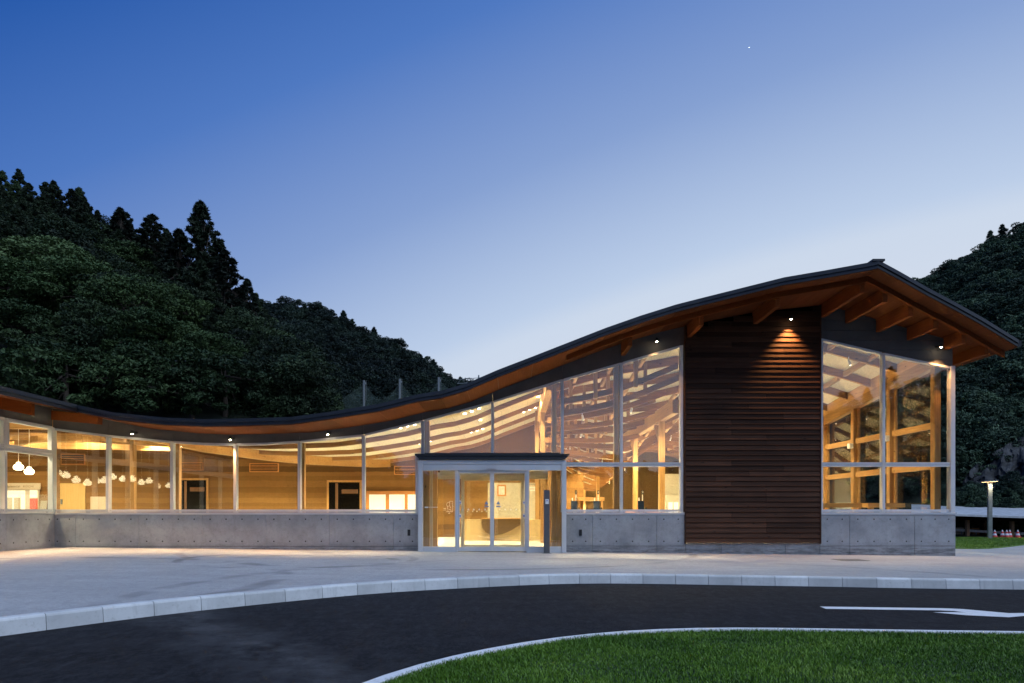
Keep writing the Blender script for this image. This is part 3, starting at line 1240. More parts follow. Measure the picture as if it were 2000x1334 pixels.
# ceiling boards: each facet strip its own panel
cx_list = [x for x in ALLX if x < 1.0] + [1.1]
for xa, xb in zip(cx_list, cx_list[1:]):
    if xb <= X0 + .01 or xa < -13.2:
        y0_ = wy[7] if xb <= -13.1 else D + .06
    else:
        y0_ = D + .06
    if xa < -13.2:
        y0_ = wy[7]
    if abs(xa + 13.24) < .05:
        y0_ = D + .06
    n_ = max(1, int((YW - y0_) / 3.6))
    for j in range(n_):
        a_, b_2 = y0_ + (YW - y0_) * j / n_ + .004, y0_ + (YW - y0_) * (j + 1) / n_ - .004
        za, zb2 = zs(xa) - .03, zs(xb) - .03
        v = [(xa + .003, a_, za), (xb - .003, a_, zb2), (xb - .003, b_2, zb2), (xa + .003, b_2, za)]
        v += [(p_[0], p_[1], p_[2] - .02) for p_ in v]
        MB().add(v, [(4, 7, 6, 5), (0, 4, 5, 1), (2, 6, 7, 3)]).build('ceiling_board', M['ceiling'], I_)
# curved beams over the low part
px_ = [x for x in np.linspace(-25.5, 1.1, 54)]
for y in (22.3, 24.9, 27.5, 30.1):
    MB().sweep([(x, zs(x) - .045) for x in px_ if x > -13.0], y, .12, .16).build('curved_beam', M['txd'], I_)
for y in (8.2, 10.4, 12.6, 14.8, 17.0, 19.3):
    MB().sweep([(x, zs(x) - .045) for x in px_ if x < -13.3], y, .12, .26).build('curved_beam', M['tx'], I_)
# corner beams fanning from the junction of the two wings
hp = [(XW + .25 + s_ * 7.6, D + .25 + s_ * 10.0) for s_ in np.linspace(0, 1, 16)]
m = MB()
for (xa, ya_), (xb, yb_) in zip(hp, hp[1:]):
    m.bar((xa, ya_, zs(xa) - .23), (xb, yb_, zs(xb) - .23), .14, .34)
m.build('hip_beam', M['tx'], I_)
hp = [(XW - .3 - s_ * 8.0, D + .6 + s_ * 6.4) for s_ in np.linspace(0, 1, 12)]
m = MB()
for (xa, ya_), (xb, yb_) in zip(hp, hp[1:]):
    m.bar((xa, ya_, zs(xa) - .25 - .5 * ((XW - xa) / 8)), (xb, yb_, zs(xb) - .25 - .5 * ((XW - xb) / 8)), .14, .32)
m.build('hip_beam', M['tx'], I_)
arc = [(-19.0 + 6.4 * s_, 26.2 - 2.4 * math.sin(s_ * math.pi)) for s_ in np.linspace(0, 1, 14)]
m = MB()
for (xa, ya_), (xb, yb_) in zip(arc, arc[1:]):
    m.bar((xa, ya_, 3.72), (xb, yb_, 3.72), .16, .26)
m.build('arched_beam', M['tx'], I_)
for y in (20.6, 24.2, 27.8):
    MB().bar((-24, y, 3.95), (-13.6, y, 3.75), .13, .26).build('tie_beam', M['tx'], I_)
# slender posts behind the glass
for px, zt in ((590, 0), (834, 0), (1082, 0), (1204, 0)):
    x = FX(px) * 1.008
    box('post', M['tz'], I_, x - .075, x + .075, D + .13, D + .28, .02, zs(x) - .05)
for px, y in ((258, 23.4), (1049, 27.0), (345, 20.1), (100, 20.1)):
    x = (px - 1000) * y / F
    box('post', M['tz'], I_, x - .075, x + .075, y, y + .15, .02, zs(x) - .06)

# ---- things in the back wall (parts of the building)
def bw(px0, px1, py0, py1, dy0, dy1, name, mat, parent=I_):
    a, b = U(px0, py0, YW), U(px1, py1, YW)
    return MB().box(a.x, b.x, YW - dy1, YW - dy0, max(.03, b.z), a.z).build(name, mat, parent)


def grille(px0, px1, py0, py1):
    g = bw(px0, px1, py0, py1, .002, .05, 'vent_grille', M['orange'])
    a, b = U(px0, py0, YW), U(px1, py1, YW)
    bw(px0 + 2, px1 - 2, py0 + 2, py1 - 2, .05, .056, 'vent_slots', M['dark'], g)
    n_ = 6
    for i in range(n_):
        z = b.z + (a.z - b.z) * (i + .5) / n_
        MB().box(a.x + .06, b.x - .06, YW - .075, YW - .057, z - .015, z + .012).build('slat', M['orange'], g)


for q_ in ((120, 167, 886, 908), (350, 398, 903, 919), (488, 545, 905, 922), (770, 822, 910, 927)):
    grille(*q_)
dd_ = bw(119, 168, 944, 1052, .002, .06, 'door', M['door'])
bw(121, 124, 975, 985, .06, .1, 'handle', M['steel'], dd_)
bw(178, 210, 970, 1030, .002, .05, 'wall_panel', M['signboard'])
for (a, b, c, e_) in ((350, 404, 938, 1052), (643, 703, 942, 1052)):
    o = bw(a - 4, b + 4, c - 4, e_, .002, .06, 'doorway', M['tz'])
    bw(a, b, c, e_, .06, .066, 'painted_dark_opening', M['dark'], o)  # black sheet painted in for the unlit room behind
    bw(a + (b - a) * .22, a + (b - a) * .30, c + 2, e_, .067, .09, 'door_leaf', M['brown_post'], o)
    bw(a + (b - a) * .42, b - 3, c + 14, c + 22, .067, .08, 'inner_rail', M['brown_post'], o)
o = bw(716, 822, 959, 1052, .002, .09, 'partition', M['orange'])
for a, b in ((722, 754), (761, 791), (797, 819)):
    bw(a, b, 966, 1030, .09, .1, 'glowing_pane', M['glow_room'], o)  # panes glow by themselves, no lit room behind them
o = bw(340, 352, 925, 1052, .1, .2, 'post', M['tz'])

# serving hatch with its sign (far corner)
o = bw(-30, 78, 955, 1052, .002, .08, 'serving_hatch', M['plaster'])
bw(-26, 52, 958, 997, .08, .086, 'glowing_sheet', M['glow_room'], o)  # flat glowing sheet stands in for the bright room
bw(61, 76, 957, 972, .08, .086, 'glowing_sheet', M['glow_room'], o)
bw(61, 76, 974, 997, .08, .086, 'red_display', M['red'], o)
for a, b in ((12, 27), (31, 43)):
    bw(a, b, 972, 997, .09, .11, 'cabinet_door', M['plaster'], o)

# ---- high hall: right of the entrance
def drop(x, y):
    w_ = min(max(y - 19.7, 0), 26)
    return .11 * min(w_, 15) * min(1, max(0, (x - 1.1) / 11.5)) + .12 * w_ * math.exp(-((x - 5.4) / 2.6) ** 2)


def ch(x, y):
    return zs(x) - .05 - drop(x, y)


hx = sorted(set([1.12, 2.2, 3.4, 5.0, 6.2, 7.4, EX[ri], 10.2, 11.4, 12.44]))
hy = [D + .06] + [D + 2.0 + 2.6 * i for i in range(11)]
for xa, xb in zip(hx, hx[1:]):
    for ya_, yb_ in zip(hy, hy[1:]):
        v = [(xa + .003, ya_ + .003, ch(xa, ya_)), (xb - .003, ya_ + .003, ch(xb, ya_)), (xb - .003, yb_ - .003, ch(xb, yb_)), (xa + .003, yb_ - .003, ch(xa, yb_))]
        MB().add(v, [(0, 3, 2, 1)]).build('ceiling_board', M['ceiling'], I_)
hxs = [x for x in np.linspace(1.15, 12.4, 24)]
for k_ in range(17):
    y = D + .7 + 1.62 * k_
    MB().sweep([(x, ch(x, y) - .01) for x in hxs], y, .11, .26).build('rafter', M['txd'], I_)
    # lower chords on the sweeping side, tied by posts
    lowx = [x for x in np.linspace(1.15, 5.0, 12)]
    for j, off in enumerate(() if y > 36 else (1.0,) if k_ % 2 else (.72, 1.12)):
        MB().sweep([(x, ch(x, y) - off - .28 * math.sin((x - 1.15) / 3.85 * math.pi)) for x in lowx], y + .14 * (1 - 2 * j), .10, .18).build('lower_chord', M['txd'], I_)
    for x in (() if y > 36 else (1.9, 3.1, 4.3) if k_ % 2 else (2.5, 3.7)):
        box('strut', M['tz'], I_, x - .055, x + .055, y - .06, y + .06, ch(x, y) - (1.1 if k_ % 2 else 1.2), ch(x, y) - .02)
for x in (2.0, 3.1, 4.1, 6.2, 7.5, 8.8, 10.2, 11.5):
    m = MB()
    for k_ in range(14):
        ya_, yb_ = D + .82 + 1.75 * k_, D + 2.43 + 1.75 * k_
        m.bar((x, ya_, ch(x, ya_) - .13), (x, yb_, ch(x, yb_) - .13), .10, .16)
    m.build('bridging', M['ty'], I_)
# girders
MB().box(1.0, 1.22, D + .35, 46, 4.72, 5.16).build('girder', M['ty'], I_)
gz0_ = EYE + 3.03
MB().box(4.92, 5.12, D + 1.2, 31.6, gz0_, gz0_ + .42).build('girder', M['ty'], I_)
for y in (22.9, 27.8, 33.3, 39.9, 47.6):
    box('column', M['tz'], I_, 4.93, 5.11, y - .09, y + .09, .02, gz0_ if y < 31 else ch(5.0, y) - .1)
    if y < 30:
        MB().bar((5.02, y + .1, gz0_ - .75), (5.02, y + .95, gz0_ - .02), .1, .12).build('brace', M['ty'], I_)
for y in (24.6, 30.5, 37.5):
    box('column', M['tz'], I_, 1.02, 1.2, y - .09, y + .09, .02, 4.72)
# end wall of hall and earth wall beside the tills
box('end_wall', M['earth_dark'], I_, 1.1, 12.44, YB - 2.3, YB - 2, 0, 6.4)
box('hall_partition', M['earth'], I_, 1.1, 3.3, 31.5, 31.8, 0, 2.9)
box('hall_partition', M['plaster'], I_, 7.6, 10.4, 35.2, 35.5, 0, 3.1)

# ---- east side wall: columns, plate, transoms, windows
XE = 12.55
ys_c = [20.05 + 2.37 * i for i in range(10)]


def plate(y):
    return EYE + 4.28 - .112 * min(y - 19.9, 15)


m = MB()
for ya_, yb_ in zip(ys_c, ys_c[1:]):
    m.bar((XE - .06, ya_, plate(ya_) + .17), (XE - .06, yb_, plate(yb_) + .17), .20, .34)
m.build('wall_plate', M['ty'], I_)
m = MB()
for ya_, yb_ in zip(ys_c, ys_c[1:]):
    m.bar((XE - .03, ya_, plate(ya_) + .54), (XE - .03, yb_, plate(yb_) + .54), .16, .38)
m.build('wall_plate', M['ty'], I_)
for i, y in enumerate(ys_c):
    box('column', M['tz'], I_, XE - .20, XE - .02, y - .10, y + .10, SILL - .3, plate(y))
for ya_, yb_ in zip(ys_c, ys_c[1:]):
    m = MB()
    for z in (EYE + 2.56, EYE + 1.36):
        m.box(XE - .13, XE - .01, ya_ + .10, yb_ - .10, z - .09, z + .09)
    m.box(XE - .07, XE, ya_ + .10, ya_ + .20, SILL, plate(ya_))
    m.box(XE - .07, XE, yb_ - .20, yb_ - .10, SILL, plate(yb_) + .1)
    o = m.build('side_window', M['ty'], I_)
    zt_ = plate(yb_) + .2
    for z0_, z1_ in ((SILL, EYE + 1.27), (EYE + 1.45, EYE + 2.47), (EYE + 2.65, zt_)):
        MB().box(XE + .012, XE + .024, ya_ + .02, yb_ - .02, z0_, z1_).build('pane', M['glass'], o)
    box('sill', M['frame'], I_, XE - .03, 12.76, ya_ - .02, yb_ - .021, SILL, SILL + .03)
MB().slabx([(D + .1, plate(D) + .3), (50, plate(35) + .2), (50, 6), (D + .1, zs(12.6) - .05)], 12.60, 12.66).build('side_spandrel', M['spandrel'], B)

# ================================================================== entrance vestibule
V_ = empty('entrance_vestibule')
V_.parent = B
YV = 19.25
fv = F / YV


def VX(px):
    return (px - 1000) / fv


def VZ(py):
    return EYE + (1000 - py) / fv


VT = VZ(899)
m = MB()
m.box(VX(817), VX(825.5), YV - .03, YV + .14, zp(-2) - .03, VT)
m.box(VX(1097.5), VX(1106), YV - .03, YV + .14, zp(2) - .05, VT)
m.box(VX(825.6), VX(1097.4), YV - .02, YV + .14, VZ(906.5), VT)
m.box(VX(825.6), VX(1097.4), YV + .0, YV + .14, VZ(918.5), VZ(906.8))
m.box(VX(888.5), VX(893.5), YV, YV + .12, -.03, VZ(918.7))
m.box(VX(1028.5), VX(1033.5), YV, YV + .12, -.05, VZ(918.7))
for a, b in ((825.6, 888.4), (1033.6, 1097.4)):
    m.box(VX(a), VX(b), YV + .01, YV + .11, -.05, VZ(1069.5))
    m.box(VX(a), VX(b), YV + .02, YV + .1, VZ(1069.3), VZ(1067.5))
m.build('frame', M['frame'], V_)
for a, b in ((825.8, 888.3), (1033.7, 1097.2)):
    MB().box(VX(a), VX(b), YV + .05, YV + .06, VZ(1067.4), VZ(918.8)).build('pane', M['glass'], V_)
# sensor above the door
MB().box(VX(951), VX(971), YV - .06, YV - .021, VZ(915.5), VZ(910.5)).box(VX(953), VX(969), YV - .066, YV - .061, VZ(915), VZ(914)).build('door_sensor', [M['frame']], V_)
# canopy
can = MB()
can.slab([(VX(812), VZ(890.5)), (VX(1111), VZ(890.5)), (VX(1112), VZ(886.8)), (VX(811), VZ(886.8))], YV - .13, D - .09)
can.slab([(VX(820), VZ(897.5)), (VX(1103), VZ(897.5)), (VX(1110), VZ(890.6)), (VX(813), VZ(890.6))], YV - .09, D - .09)
can.slab([(VX(829), VZ(886.7)), (VX(1094), VZ(886.7)), (VX(1093), VZ(884.5)), (VX(830), VZ(884.5))], YV - .02, D - .09)
can.build('canopy', M['canopy'], V_)
MB().box(VX(820), VX(1103), YV + .0, D + 2.2, VT + .002, VT + .03).build('ceiling', M['plaster'], V_)


# sliding leaves
def leaf(x0, x1, y, z0, z1, mat, st):
    m = MB()
    m.box(x0, x0 + st, y, y + .04, z0, z1)
    m.box(x1 - st, x1, y, y + .04, z0, z1)
    m.box(x0 + st, x1 - st, y, y + .04, z0, z0 + st * 2.2)
    m.box(x0 + st, x1 - st, y, y + .04, z1 - st * 1.4, z1)
    o = m.build('sliding_door', mat, V_)
    MB().box(x0 + st, x1 - st, y + .016, y + .024, z0 + st * 2.2, z1 - st * 1.4).build('pane', M['glass'], o)
    return o


z0_, z1_ = VZ(1076.5), VZ(919)
xm = VX(961)
lA = leaf(VX(893.7), xm - .003, YV + .05, z0_, z1_, M['frame'], .052)
lB = leaf(xm + .003, VX(1028.3), YV + .05, z0_, z1_, M['frame'], .052)
YI = 21.75
fi = F / YI
IX = lambda px: (px - 1000) / fi
IZ = lambda py: EYE + (1000 - py) / fi
m = MB()
m.box(IX(838), IX(1085), YI - .05, YI + .1, IZ(935.5), IZ(923))
m.box(IX(900), IX(905), YI, YI + .08, .02, IZ(935.6))
m.box(IX(1019), IX(1024), YI, YI + .08, .02, IZ(935.6))
m.box(IX(838), IX(842), YI - .6, YI + .1, .02, IZ(923))
m.box(IX(1080), IX(1085), YI - .6, YI + .1, .02, IZ(923))
m.build('inner_frame', M['frame_in'], V_)
leaf(IX(905.2), IX(961.8), YI + .02, .03, IZ(936), M['frame_in'], .03)
leaf(IX(962.2), IX(1018.8), YI + .02, .03, IZ(936), M['frame_in'], .03)
for a, b in ((842.5, 899.5), (1024.5, 1079.5)):
    MB().box(IX(a), IX(b), YI + .03, YI + .04, .03, IZ(936)).build('pane', M['glass'], V_)
# lobby side posts and liners
for px, y, mt in ((830.5, 19.86, 'tz'), (1093, 19.86, 'tz'), (849.5, 20.9, 'tz'), (1075, 20.9, 'tz')):
    x = (px - 1000) * y / F
    box('post', M[mt], V_, x - .075, x + .075, y, y + .13, .02, VT)
for px0, px1, y in ((836, 845, 20.2), (1079.5, 1088, 20.2)):
    a, b = (px0 - 1000) * y / F, (px1 - 1000) * y / F
    box('liner', M['plaster'], V_, a, b, y, y + .08, .02, VT)
MB().box(VX(826), VX(1097), YV + .13, YI + 4.4, -.02, .024).build('lobby_floor', plain('lobby_stone_floor', (.30, .275, .23), .5), V_)
MB().box(VX(845), VX(1080), 21.2, 21.26, IZ(930), VT).build('bulkhead', M['plaster'], V_)


# door stickers, flat print fixed on the glass
def sticker(pts, mat, y, parent, th=.0015):
    return MB().slab(pts, y - th, y).build('sticker', mat, parent)


def disc(cx_, cz_, r, n=12):
    return [(cx_ + r * math.cos(2 * math.pi * i / n), cz_ + r * math.sin(2 * math.pi * i / n)) for i in range(n)]


YS = YV + .064
for i, px in enumerate((903.5, 914.5, 925, 936, 947)):
    sticker(disc(VX(px), VZ(995.2), .026), M['white'], YS, lA)
for i, px in enumerate((975.5, 986.5, 997.5, 1008.5, 1019.5)):
    sticker(disc(VX(px), VZ(995.2), .022), M['white'], YS, lB)
for px in (913, 923, 931.5, 941, 950):
    sticker(disc(IX(px), IZ(998.8), .024), M['white'], YI + .034, V_)
for pxc, par in ((950, lA), (973, lB)):
    sticker([(VX(pxc - 4), VZ(985)), (VX(pxc + 4), VZ(985)), (VX(pxc), VZ(978.5))], M['blue'], YS, par)
    sticker([(VX(pxc - 4), VZ(990.5)), (VX(pxc + 3.5), VZ(990.5)), (VX(pxc + 5), VZ(989.2)), (VX(pxc + 3.5), VZ(988)), (VX(pxc - 4), VZ(988))], M['blue'], YS, par)
for pxc, par in ((898.2, lA), (1023.8, lB)):
    for pyc in (981, 1007):
        sticker([(VX(pxc - 2.3), VZ(pyc + 3.6)), (VX(pxc + 2.3), VZ(pyc + 3.6)), (VX(pxc + 2.3), VZ(pyc - 3.6)), (VX(pxc - 2.3), VZ(pyc - 3.6))], M['white'], YS, par)
        sticker([(VX(pxc - 1.8), VZ(pyc + 2.6)), (VX(pxc + 1.8), VZ(pyc + 2.6)), (VX(pxc + 1.8), VZ(pyc - 1.4)), (VX(pxc - 1.8), VZ(pyc - 1.4))], M['blue'], YS - .002, par)
# white line-drawn floor plan on the left side glass
m = MB()
yl = YV + .045
def ln2(a, b, w=.006):
    m.bar((VX(a[0]), yl, VZ(a[1])), (VX(b[0]), yl, VZ(b[1])), .002, w, up=Vector((0, 1, 0)))
plan_pts = [(872, 984), (874, 981.5), (878, 980.5), (878, 979), (884, 979), (884, 999.5), (871, 999.5)]
for a, b in zip(plan_pts, plan_pts[1:]):
    m.bar((VX(a[0]), yl, VZ(a[1])), (VX(b[0]), yl, VZ(b[1])), .008, .002, up=Vector((0, 1, 0)))
for a, b in (((872, 984), (873, 989)), ((873, 989), (878, 988)), ((878, 980.5), (878, 988)), ((878, 988), (880, 992)), ((882, 984), (884, 984)), ((874, 989), (874, 995)), ((876, 995), (881, 996)), ((883, 987), (885, 990)), ((873, 998), (876, 998)), ((879, 998), (882, 998)), ((866, 993), (871, 993)), ((866, 996), (871, 996)), ((877, 1000), (877, 1002.5)), ((875, 1003), (879, 1003))):
    m.bar((VX(a[0]), yl, VZ(a[1])), (VX(b[0]), yl, VZ(b[1])), .008, .002, up=Vector((0, 1, 0)))
m.build('floor_plan_print', M['white'], V_)
MB().box(VX(829), VX(836), yl - .001, yl + .001, VZ(992), VZ(989.5)).box(VX(837), VX(855), yl - .001, yl + .001, VZ(991.2), VZ(990)).build('glass_lettering', M['white'], V_)

# ================================================================== things on and in the building
WARM = (1.0, .48, .16)


def wall_spot(x, z, label, y=None, aim=(0, -.14, -1), power=280, cone=92, wing=False):
    e_ = empty('wall_spotlight')
    m = MB()
    if not wing:
        y = D - .04 if y is None else y
        m.box(x - .035, x + .035, y - .03, y, z - .03, z + .03)
        m.cyl((x, y - .03, z), (x, y - .19, z), .012, n=8)
        hp_ = Vector((x, y - .22, z))
    else:
        xx = XW + .035
        m.box(xx, xx + .03, y - .035, y + .035, z - .03, z + .03)
        m.cyl((xx + .03, y, z), (xx + .10, y, z), .012, n=8)
        hp_ = Vector((xx + .13, y, z))
    m.build('bracket', M['black'], e_)
    MB().cyl(hp_ + Vector((0, 0, .05)), hp_ + Vector((0, 0, -.05)), .036, .042, 12).build('housing', M['black'], e_)
    MB().lathe([(.001, -.068), (.018, -.064), (.028, -.052)], hp_, 12).build('lens', M['glow_spot'], e_)
    spot(e_, hp_ + Vector((0, 0, -.08)), aim, power, cone, .85, .03, WARM)
    tag(e_, label, 'spotlight', 'spotlights under the eaves')


wall_spot(FX(268), FZ(846), 'small lit spotlight above the left-hand panes, leftmost on the long front')
wall_spot(FX(457), FZ(857), 'small lit spotlight at the lowest dip of the roof')
wall_spot(FX(645), FZ(847), 'small lit spotlight between the roof dip and the entrance')
wall_spot(FX(1279), FZ(668), 'small lit spotlight above the tall panes left of the dark cladding', power=260)
wall_spot(FX(1535), FZ(627), 'small lit spotlight shining down the dark timber cladding', y=YC - .0, aim=(0, .10, -1), power=300, cone=84)
wall_spot(FX(1827), FZ(679), 'small lit spotlight above the corner window on the right', power=260)
wall_spot(XW, FZ(822), 'small lit spotlight under the wing eave at the left edge', y=16.2, aim=(.14, 0, -1), wing=True, power=480)
wall_spot(XW, FZ(822), 'small lit spotlight under the wing eave nearest the camera', y=12.4, aim=(.14, 0, -1), wing=True, power=260)

ORD = ('first', 'second', 'third', 'fourth', 'fifth', 'sixth', 'seventh', 'eighth', 'ninth', 'tenth', 'eleventh', 'twelfth', 'thirteenth', 'fourteenth', 'fifteenth', 'sixteenth')
# pendants
pend = MB()
prof = [(.0, .03), (.058, .03), (.062, .02), (.062, -.028), (.098, -.042), (.126, -.072), (.136, -.11), (.132, -.148), (.112, -.185), (.078, -.208), (.0, -.212)]
pend.lathe(prof, n=18)
pm = None
pts = [(-15.0, 20.75, 2.62), (-15.1, 21.35, 2.52)]
rp = random.Random(12)
for i, px in enumerate((60, 113, 130, 150, 172, 190, 205, 221, 241, 259, 277, 292, 308, 330)):
    x = -15.2 + .55 * math.sin(i * 2.3)
    pts.append((x, 2 * D - abs(x) * F / (1000 - px), 2.48 + .2 * rp.uniform(-1, 1)))
for i, (x, y, z) in enumerate(pts):
    e_ = empty('pendant_lamp', (x, y, z))
    if pm is None:
        sh = pend.build('globe', M['glow_pendant'], e_, smooth=True)
        pm = sh.data
    else:
        link(bpy.data.objects.new('globe', pm), e_)
    L = zs(x) - .05 - z
    MB().cyl((0, 0, .02), (0, 0, L), .009, n=6).build('cord', M['whiteobj'], e_)
    lab = ['lit white globe pendant seen highest through the wing window', 'lit white globe pendant nearest the inner corner of the wing'][i] if i < 2 else '%s lit white globe pendant from the inner corner in the wing row' % ORD[i]
    tag(e_, lab, 'pendant lamp', 'white pendant lamps in the wing')

# recessed downlights in the low ceiling; those in the wing are added to brighten it
dm = None
for xi in list(np.arange(-11.6, .6, 2.0)) + [-14.6, -17.2, -19.8, -22.4]:
    for y in ((21.2, 23.6, 26.0, 28.2) if xi > -13 else (10.0, 14.5, 19.0, 23.0, 27.4)):
        x = xi + .5 * math.sin(y * 3)
        z = zs(x) - .053
        e_ = empty('downlight', (x, y, z))
        if dm is None:
            a_ = MB().cyl((0, 0, 0), (0, 0, -.012), .05, .045, 12).build('lens', M['glow_down'], e_)
            dm = a_.data
        else:
            link(bpy.data.objects.new('lens', dm), e_)
        for dx in (-.22, .22):
            if y in (21.2, 26.0):
                q_ = link(bpy.data.objects.new('lens', dm), e_)
                q_.location = (dx, .02, zs(x + dx) - zs(x))
        spot(e_, (0, 0, -.03), (0, 0, -1), 500 if xi > -13 else 900, 118, .6, .05)
        if xi > -13:
            row = {21.2: 'row nearest the glass', 23.6: 'second row from the glass', 26.0: 'third row from the glass', 28.2: 'row nearest the back wall'}[y]
            lab = '%s recessed downlight from the wing, in the %s' % (ORD[int(round((xi + 11.6) / 2.0))], row)
        else:
            row = {10.0: 'nearest the camera', 14.5: 'second from the camera', 19.0: 'beside the inner corner', 23.0: 'behind the inner corner', 27.4: 'nearest the serving hatch'}[y]
            lab = 'added wing ceiling downlight, %s from the wing glass, in the row %s' % (ORD[[-14.6, -17.2, -19.8, -22.4].index(xi)], row)
        tag(e_, lab, 'downlight', 'downlights in the low ceiling')

# track lamps in the high hall
tm = None
TL = ([(2.2, 21.4), (3.9, 22.2), (6.4, 21.6), (8.6, 22.4), (10.8, 21.9), (2.6, 25.5), (4.2, 26.4), (6.3, 25.8), (8.4, 26.9), (10.9, 26.0), (2.4, 30.2), (4.1, 31.0), (6.6, 30.4), (8.8, 31.4), (10.8, 30.3), (3.0, 35.4), (5.7, 36.2), (8.3, 35.6), (10.6, 36.4), (3.2, 41), (6.0, 42), (9, 41.5), (2.2, 46), (4.8, 46.5), (7.6, 46)])
TROW = [round((y - 21.5) / 4.7) for x, y in TL]
for k_, (x, y) in enumerate(TL):
    z = ch(x, y) - (1.40 if x < 5 and y < 33 else .40)
    e_ = empty('track_lamp', (x, y, z))
    if tm is None:
        b_2 = MB().cyl((0, 0, 0), (0, -.05, -.14), .035, .035, 12).cyl((0, 0, .13), (0, 0, -.02), .012, n=6).build('housing', M['whiteobj'], e_)
        l_2 = MB().cyl((0, -.049, -.137), (0, -.053, -.148), .026, .024, 12).build('lens', M['glow_track'], e_)
        tm = (b_2.data, l_2.data)
    else:
        link(bpy.data.objects.new('housing', tm[0]), e_)
        link(bpy.data.objects.new('lens', tm[1]), e_)
    spot(e_, (0, -.058, -.175), (random.uniform(-.3, .3), random.uniform(-.2, .4), -1), (430 if x > 8 else 560) if y < 33 else 1500, 130, .7, .05)
    e_.rotation_euler.z = random.uniform(0, 6.28)
    rk = sum(1 for (x2, y2), r2 in zip(TL, TROW) if r2 == TROW[k_] and x2 < x)
    tag(e_, '%s white track lamp from the lobby side, in the %s row of the high hall' % (ORD[rk], ('front', 'second', 'third', 'fourth', 'fifth', 'rearmost')[min(5, TROW[k_])]), 'track lamp', 'track lamps in the high hall')

# lobby ceiling lights
for x in (-1.3, .9):
    e_ = empty('lobby_downlight', (x, 20.4, VT - .0))
    MB().cyl((0, 0, -.002), (0, 0, -.014), .07, .065, 14).build('lens', M['glow_down'], e_)
    spot(e_, (0, 0, -.03), (0, 0, -1), 32, 150, .8, .05)
    tag(e_, 'round ceiling light on the %s side of the glass lobby' % ('left' if x < 0 else 'right'), 'downlight', 'lobby ceiling lights')

# reception counter: pale earth base with a darker hull-shaped front
yc = 26.4
CXp = lambda px: (px - 1000) * yc / F
CZp = lambda py: EYE + (1000 - py) * yc / F
rcn = empty('reception_counter', (0, yc, .02))
m = MB()
m.box(CXp(905), CXp(1062), .12, .7, .0, CZp(1015) - .02)
m.build('base', plain('pale_earth_counter', (.42, .29, .13), .8), rcn)
hull = [(942, 1013.5), (941, 1022), (942.5, 1031), (948, 1039), (957, 1044.5), (968, 1046), (982, 1043), (998, 1036), (1014, 1026.5), (1024, 1019.5), (1030, 1013.5)]
MB().slab([(CXp(a), CZp(b) - .02) for a, b in hull], -.02, .118).build('hull_front', M['earth_dark'], rcn)
MB().box(CXp(940), CXp(1032), -.08, .72, CZp(1013.4) - .02, CZp(1011.8) - .02).build('counter_top', M['tx'], rcn)
tag(rcn, 'reception counter with dark hull-shaped front behind the entrance doors', 'counter')
w_ = MB().box(CXp(952) * 1.06, CXp(1050) * 1.06, 28.3, 28.4, .02, 2.35).build('screen_wall', M['plaster'], I_)
y_ = 28.28
P = lambda px, py: ((px - 1000) * y_ / F, EYE + (1000 - py) * y_ / F)
cert = empty('framed_certificate', (0, y_, 0))
a, b = P(971, 969), P(988.5, 947)
m = MB()
m.box(a[0], b[0], -.03, .0, a[1], a[1] + .06)
m.box(a[0], b[0], -.03, .0, b[1] - .06, b[1])
m.box(a[0], a[0] + .06, -.03, .0, a[1] + .06, b[1] - .06)
m.box(b[0] - .06, b[0], -.03, .0, a[1] + .06, b[1] - .06)
m.build('frame', M['orange'], cert)
MB().box(a[0] + .06, b[0] - .06, -.012, -.002, a[1] + .06, b[1] - .06).build('sheet', M['whiteobj'], cert)
m = MB()
for r_ in range(5):
    m.box(a[0] + .1, b[0] - .1 - .02 * (r_ % 3), -.0135, -.0125, b[1] - .15 - r_ * .05, b[1] - .145 - r_ * .05)
m.build('print', M['lettering'], cert)
tag(cert, 'framed certificate on the cream wall behind the reception counter', 'certificate')
hs = empty('hanging_sign', (0, 26.0, 0))
a, b = U(1034.5, 959, 26.0), U(1045, 950.5, 26.0)
MB().box(a.x, b.x, -.01, .01, a.z, b.z).build('board', M['whiteobj'], hs)
m = MB()
for i in range(4):
    x = a.x + (b.x - a.x) * (.14 + .2 * i)
    m.box(x, x + .022, -.0125, -.0105, a.z + .055, a.z + .1)
m.build('lettering', M['lettering'], hs)
MB().bar((a.x - .15, 0, b.z + .09), (b.x, 0, b.z + .1), .02, .02).bar((a.x + .02, 0, b.z), (a.x + .02, 0, b.z + .09), .01, .01).bar((b.x - .02, 0, b.z), (b.x - .02, 0, b.z + .1), .01, .01).build('bracket', M['black'], hs)
tag(hs, 'small white sign hanging from a black bracket inside the lobby', 'sign')

# intercom post
ip = empty('intercom_post', (0, 0, 0))
yi = 18.95
a, b = U(1062, 1081, yi), U(1073.5, 957, yi)
gz_ = zp(a.x)
MB().box(a.x, b.x, yi - .06, yi + .08, gz_ + .012, b.z).build('column', M['grey_post'], ip)
MB().box(a.x - .03, b.x + .04, yi - .09, yi + .11, gz_ + .001, gz_ + .012).build('base_plate', M['steel'], ip)
c_, d_ = U(1065, 984.5, yi), U(1071.5, 975, yi)
pn = MB().box(c_.x, d_.x, yi - .07, yi - .061, c_.z, d_.z).build('card_panel', M['whiteobj'], ip)
MB().box(c_.x + .03, c_.x + .06, yi - .073, yi - .0705, d_.z - .06, d_.z - .02).build('button', M['blue'], pn)
tag(ip, 'slim dark grey intercom post standing before the entrance glass', 'post')

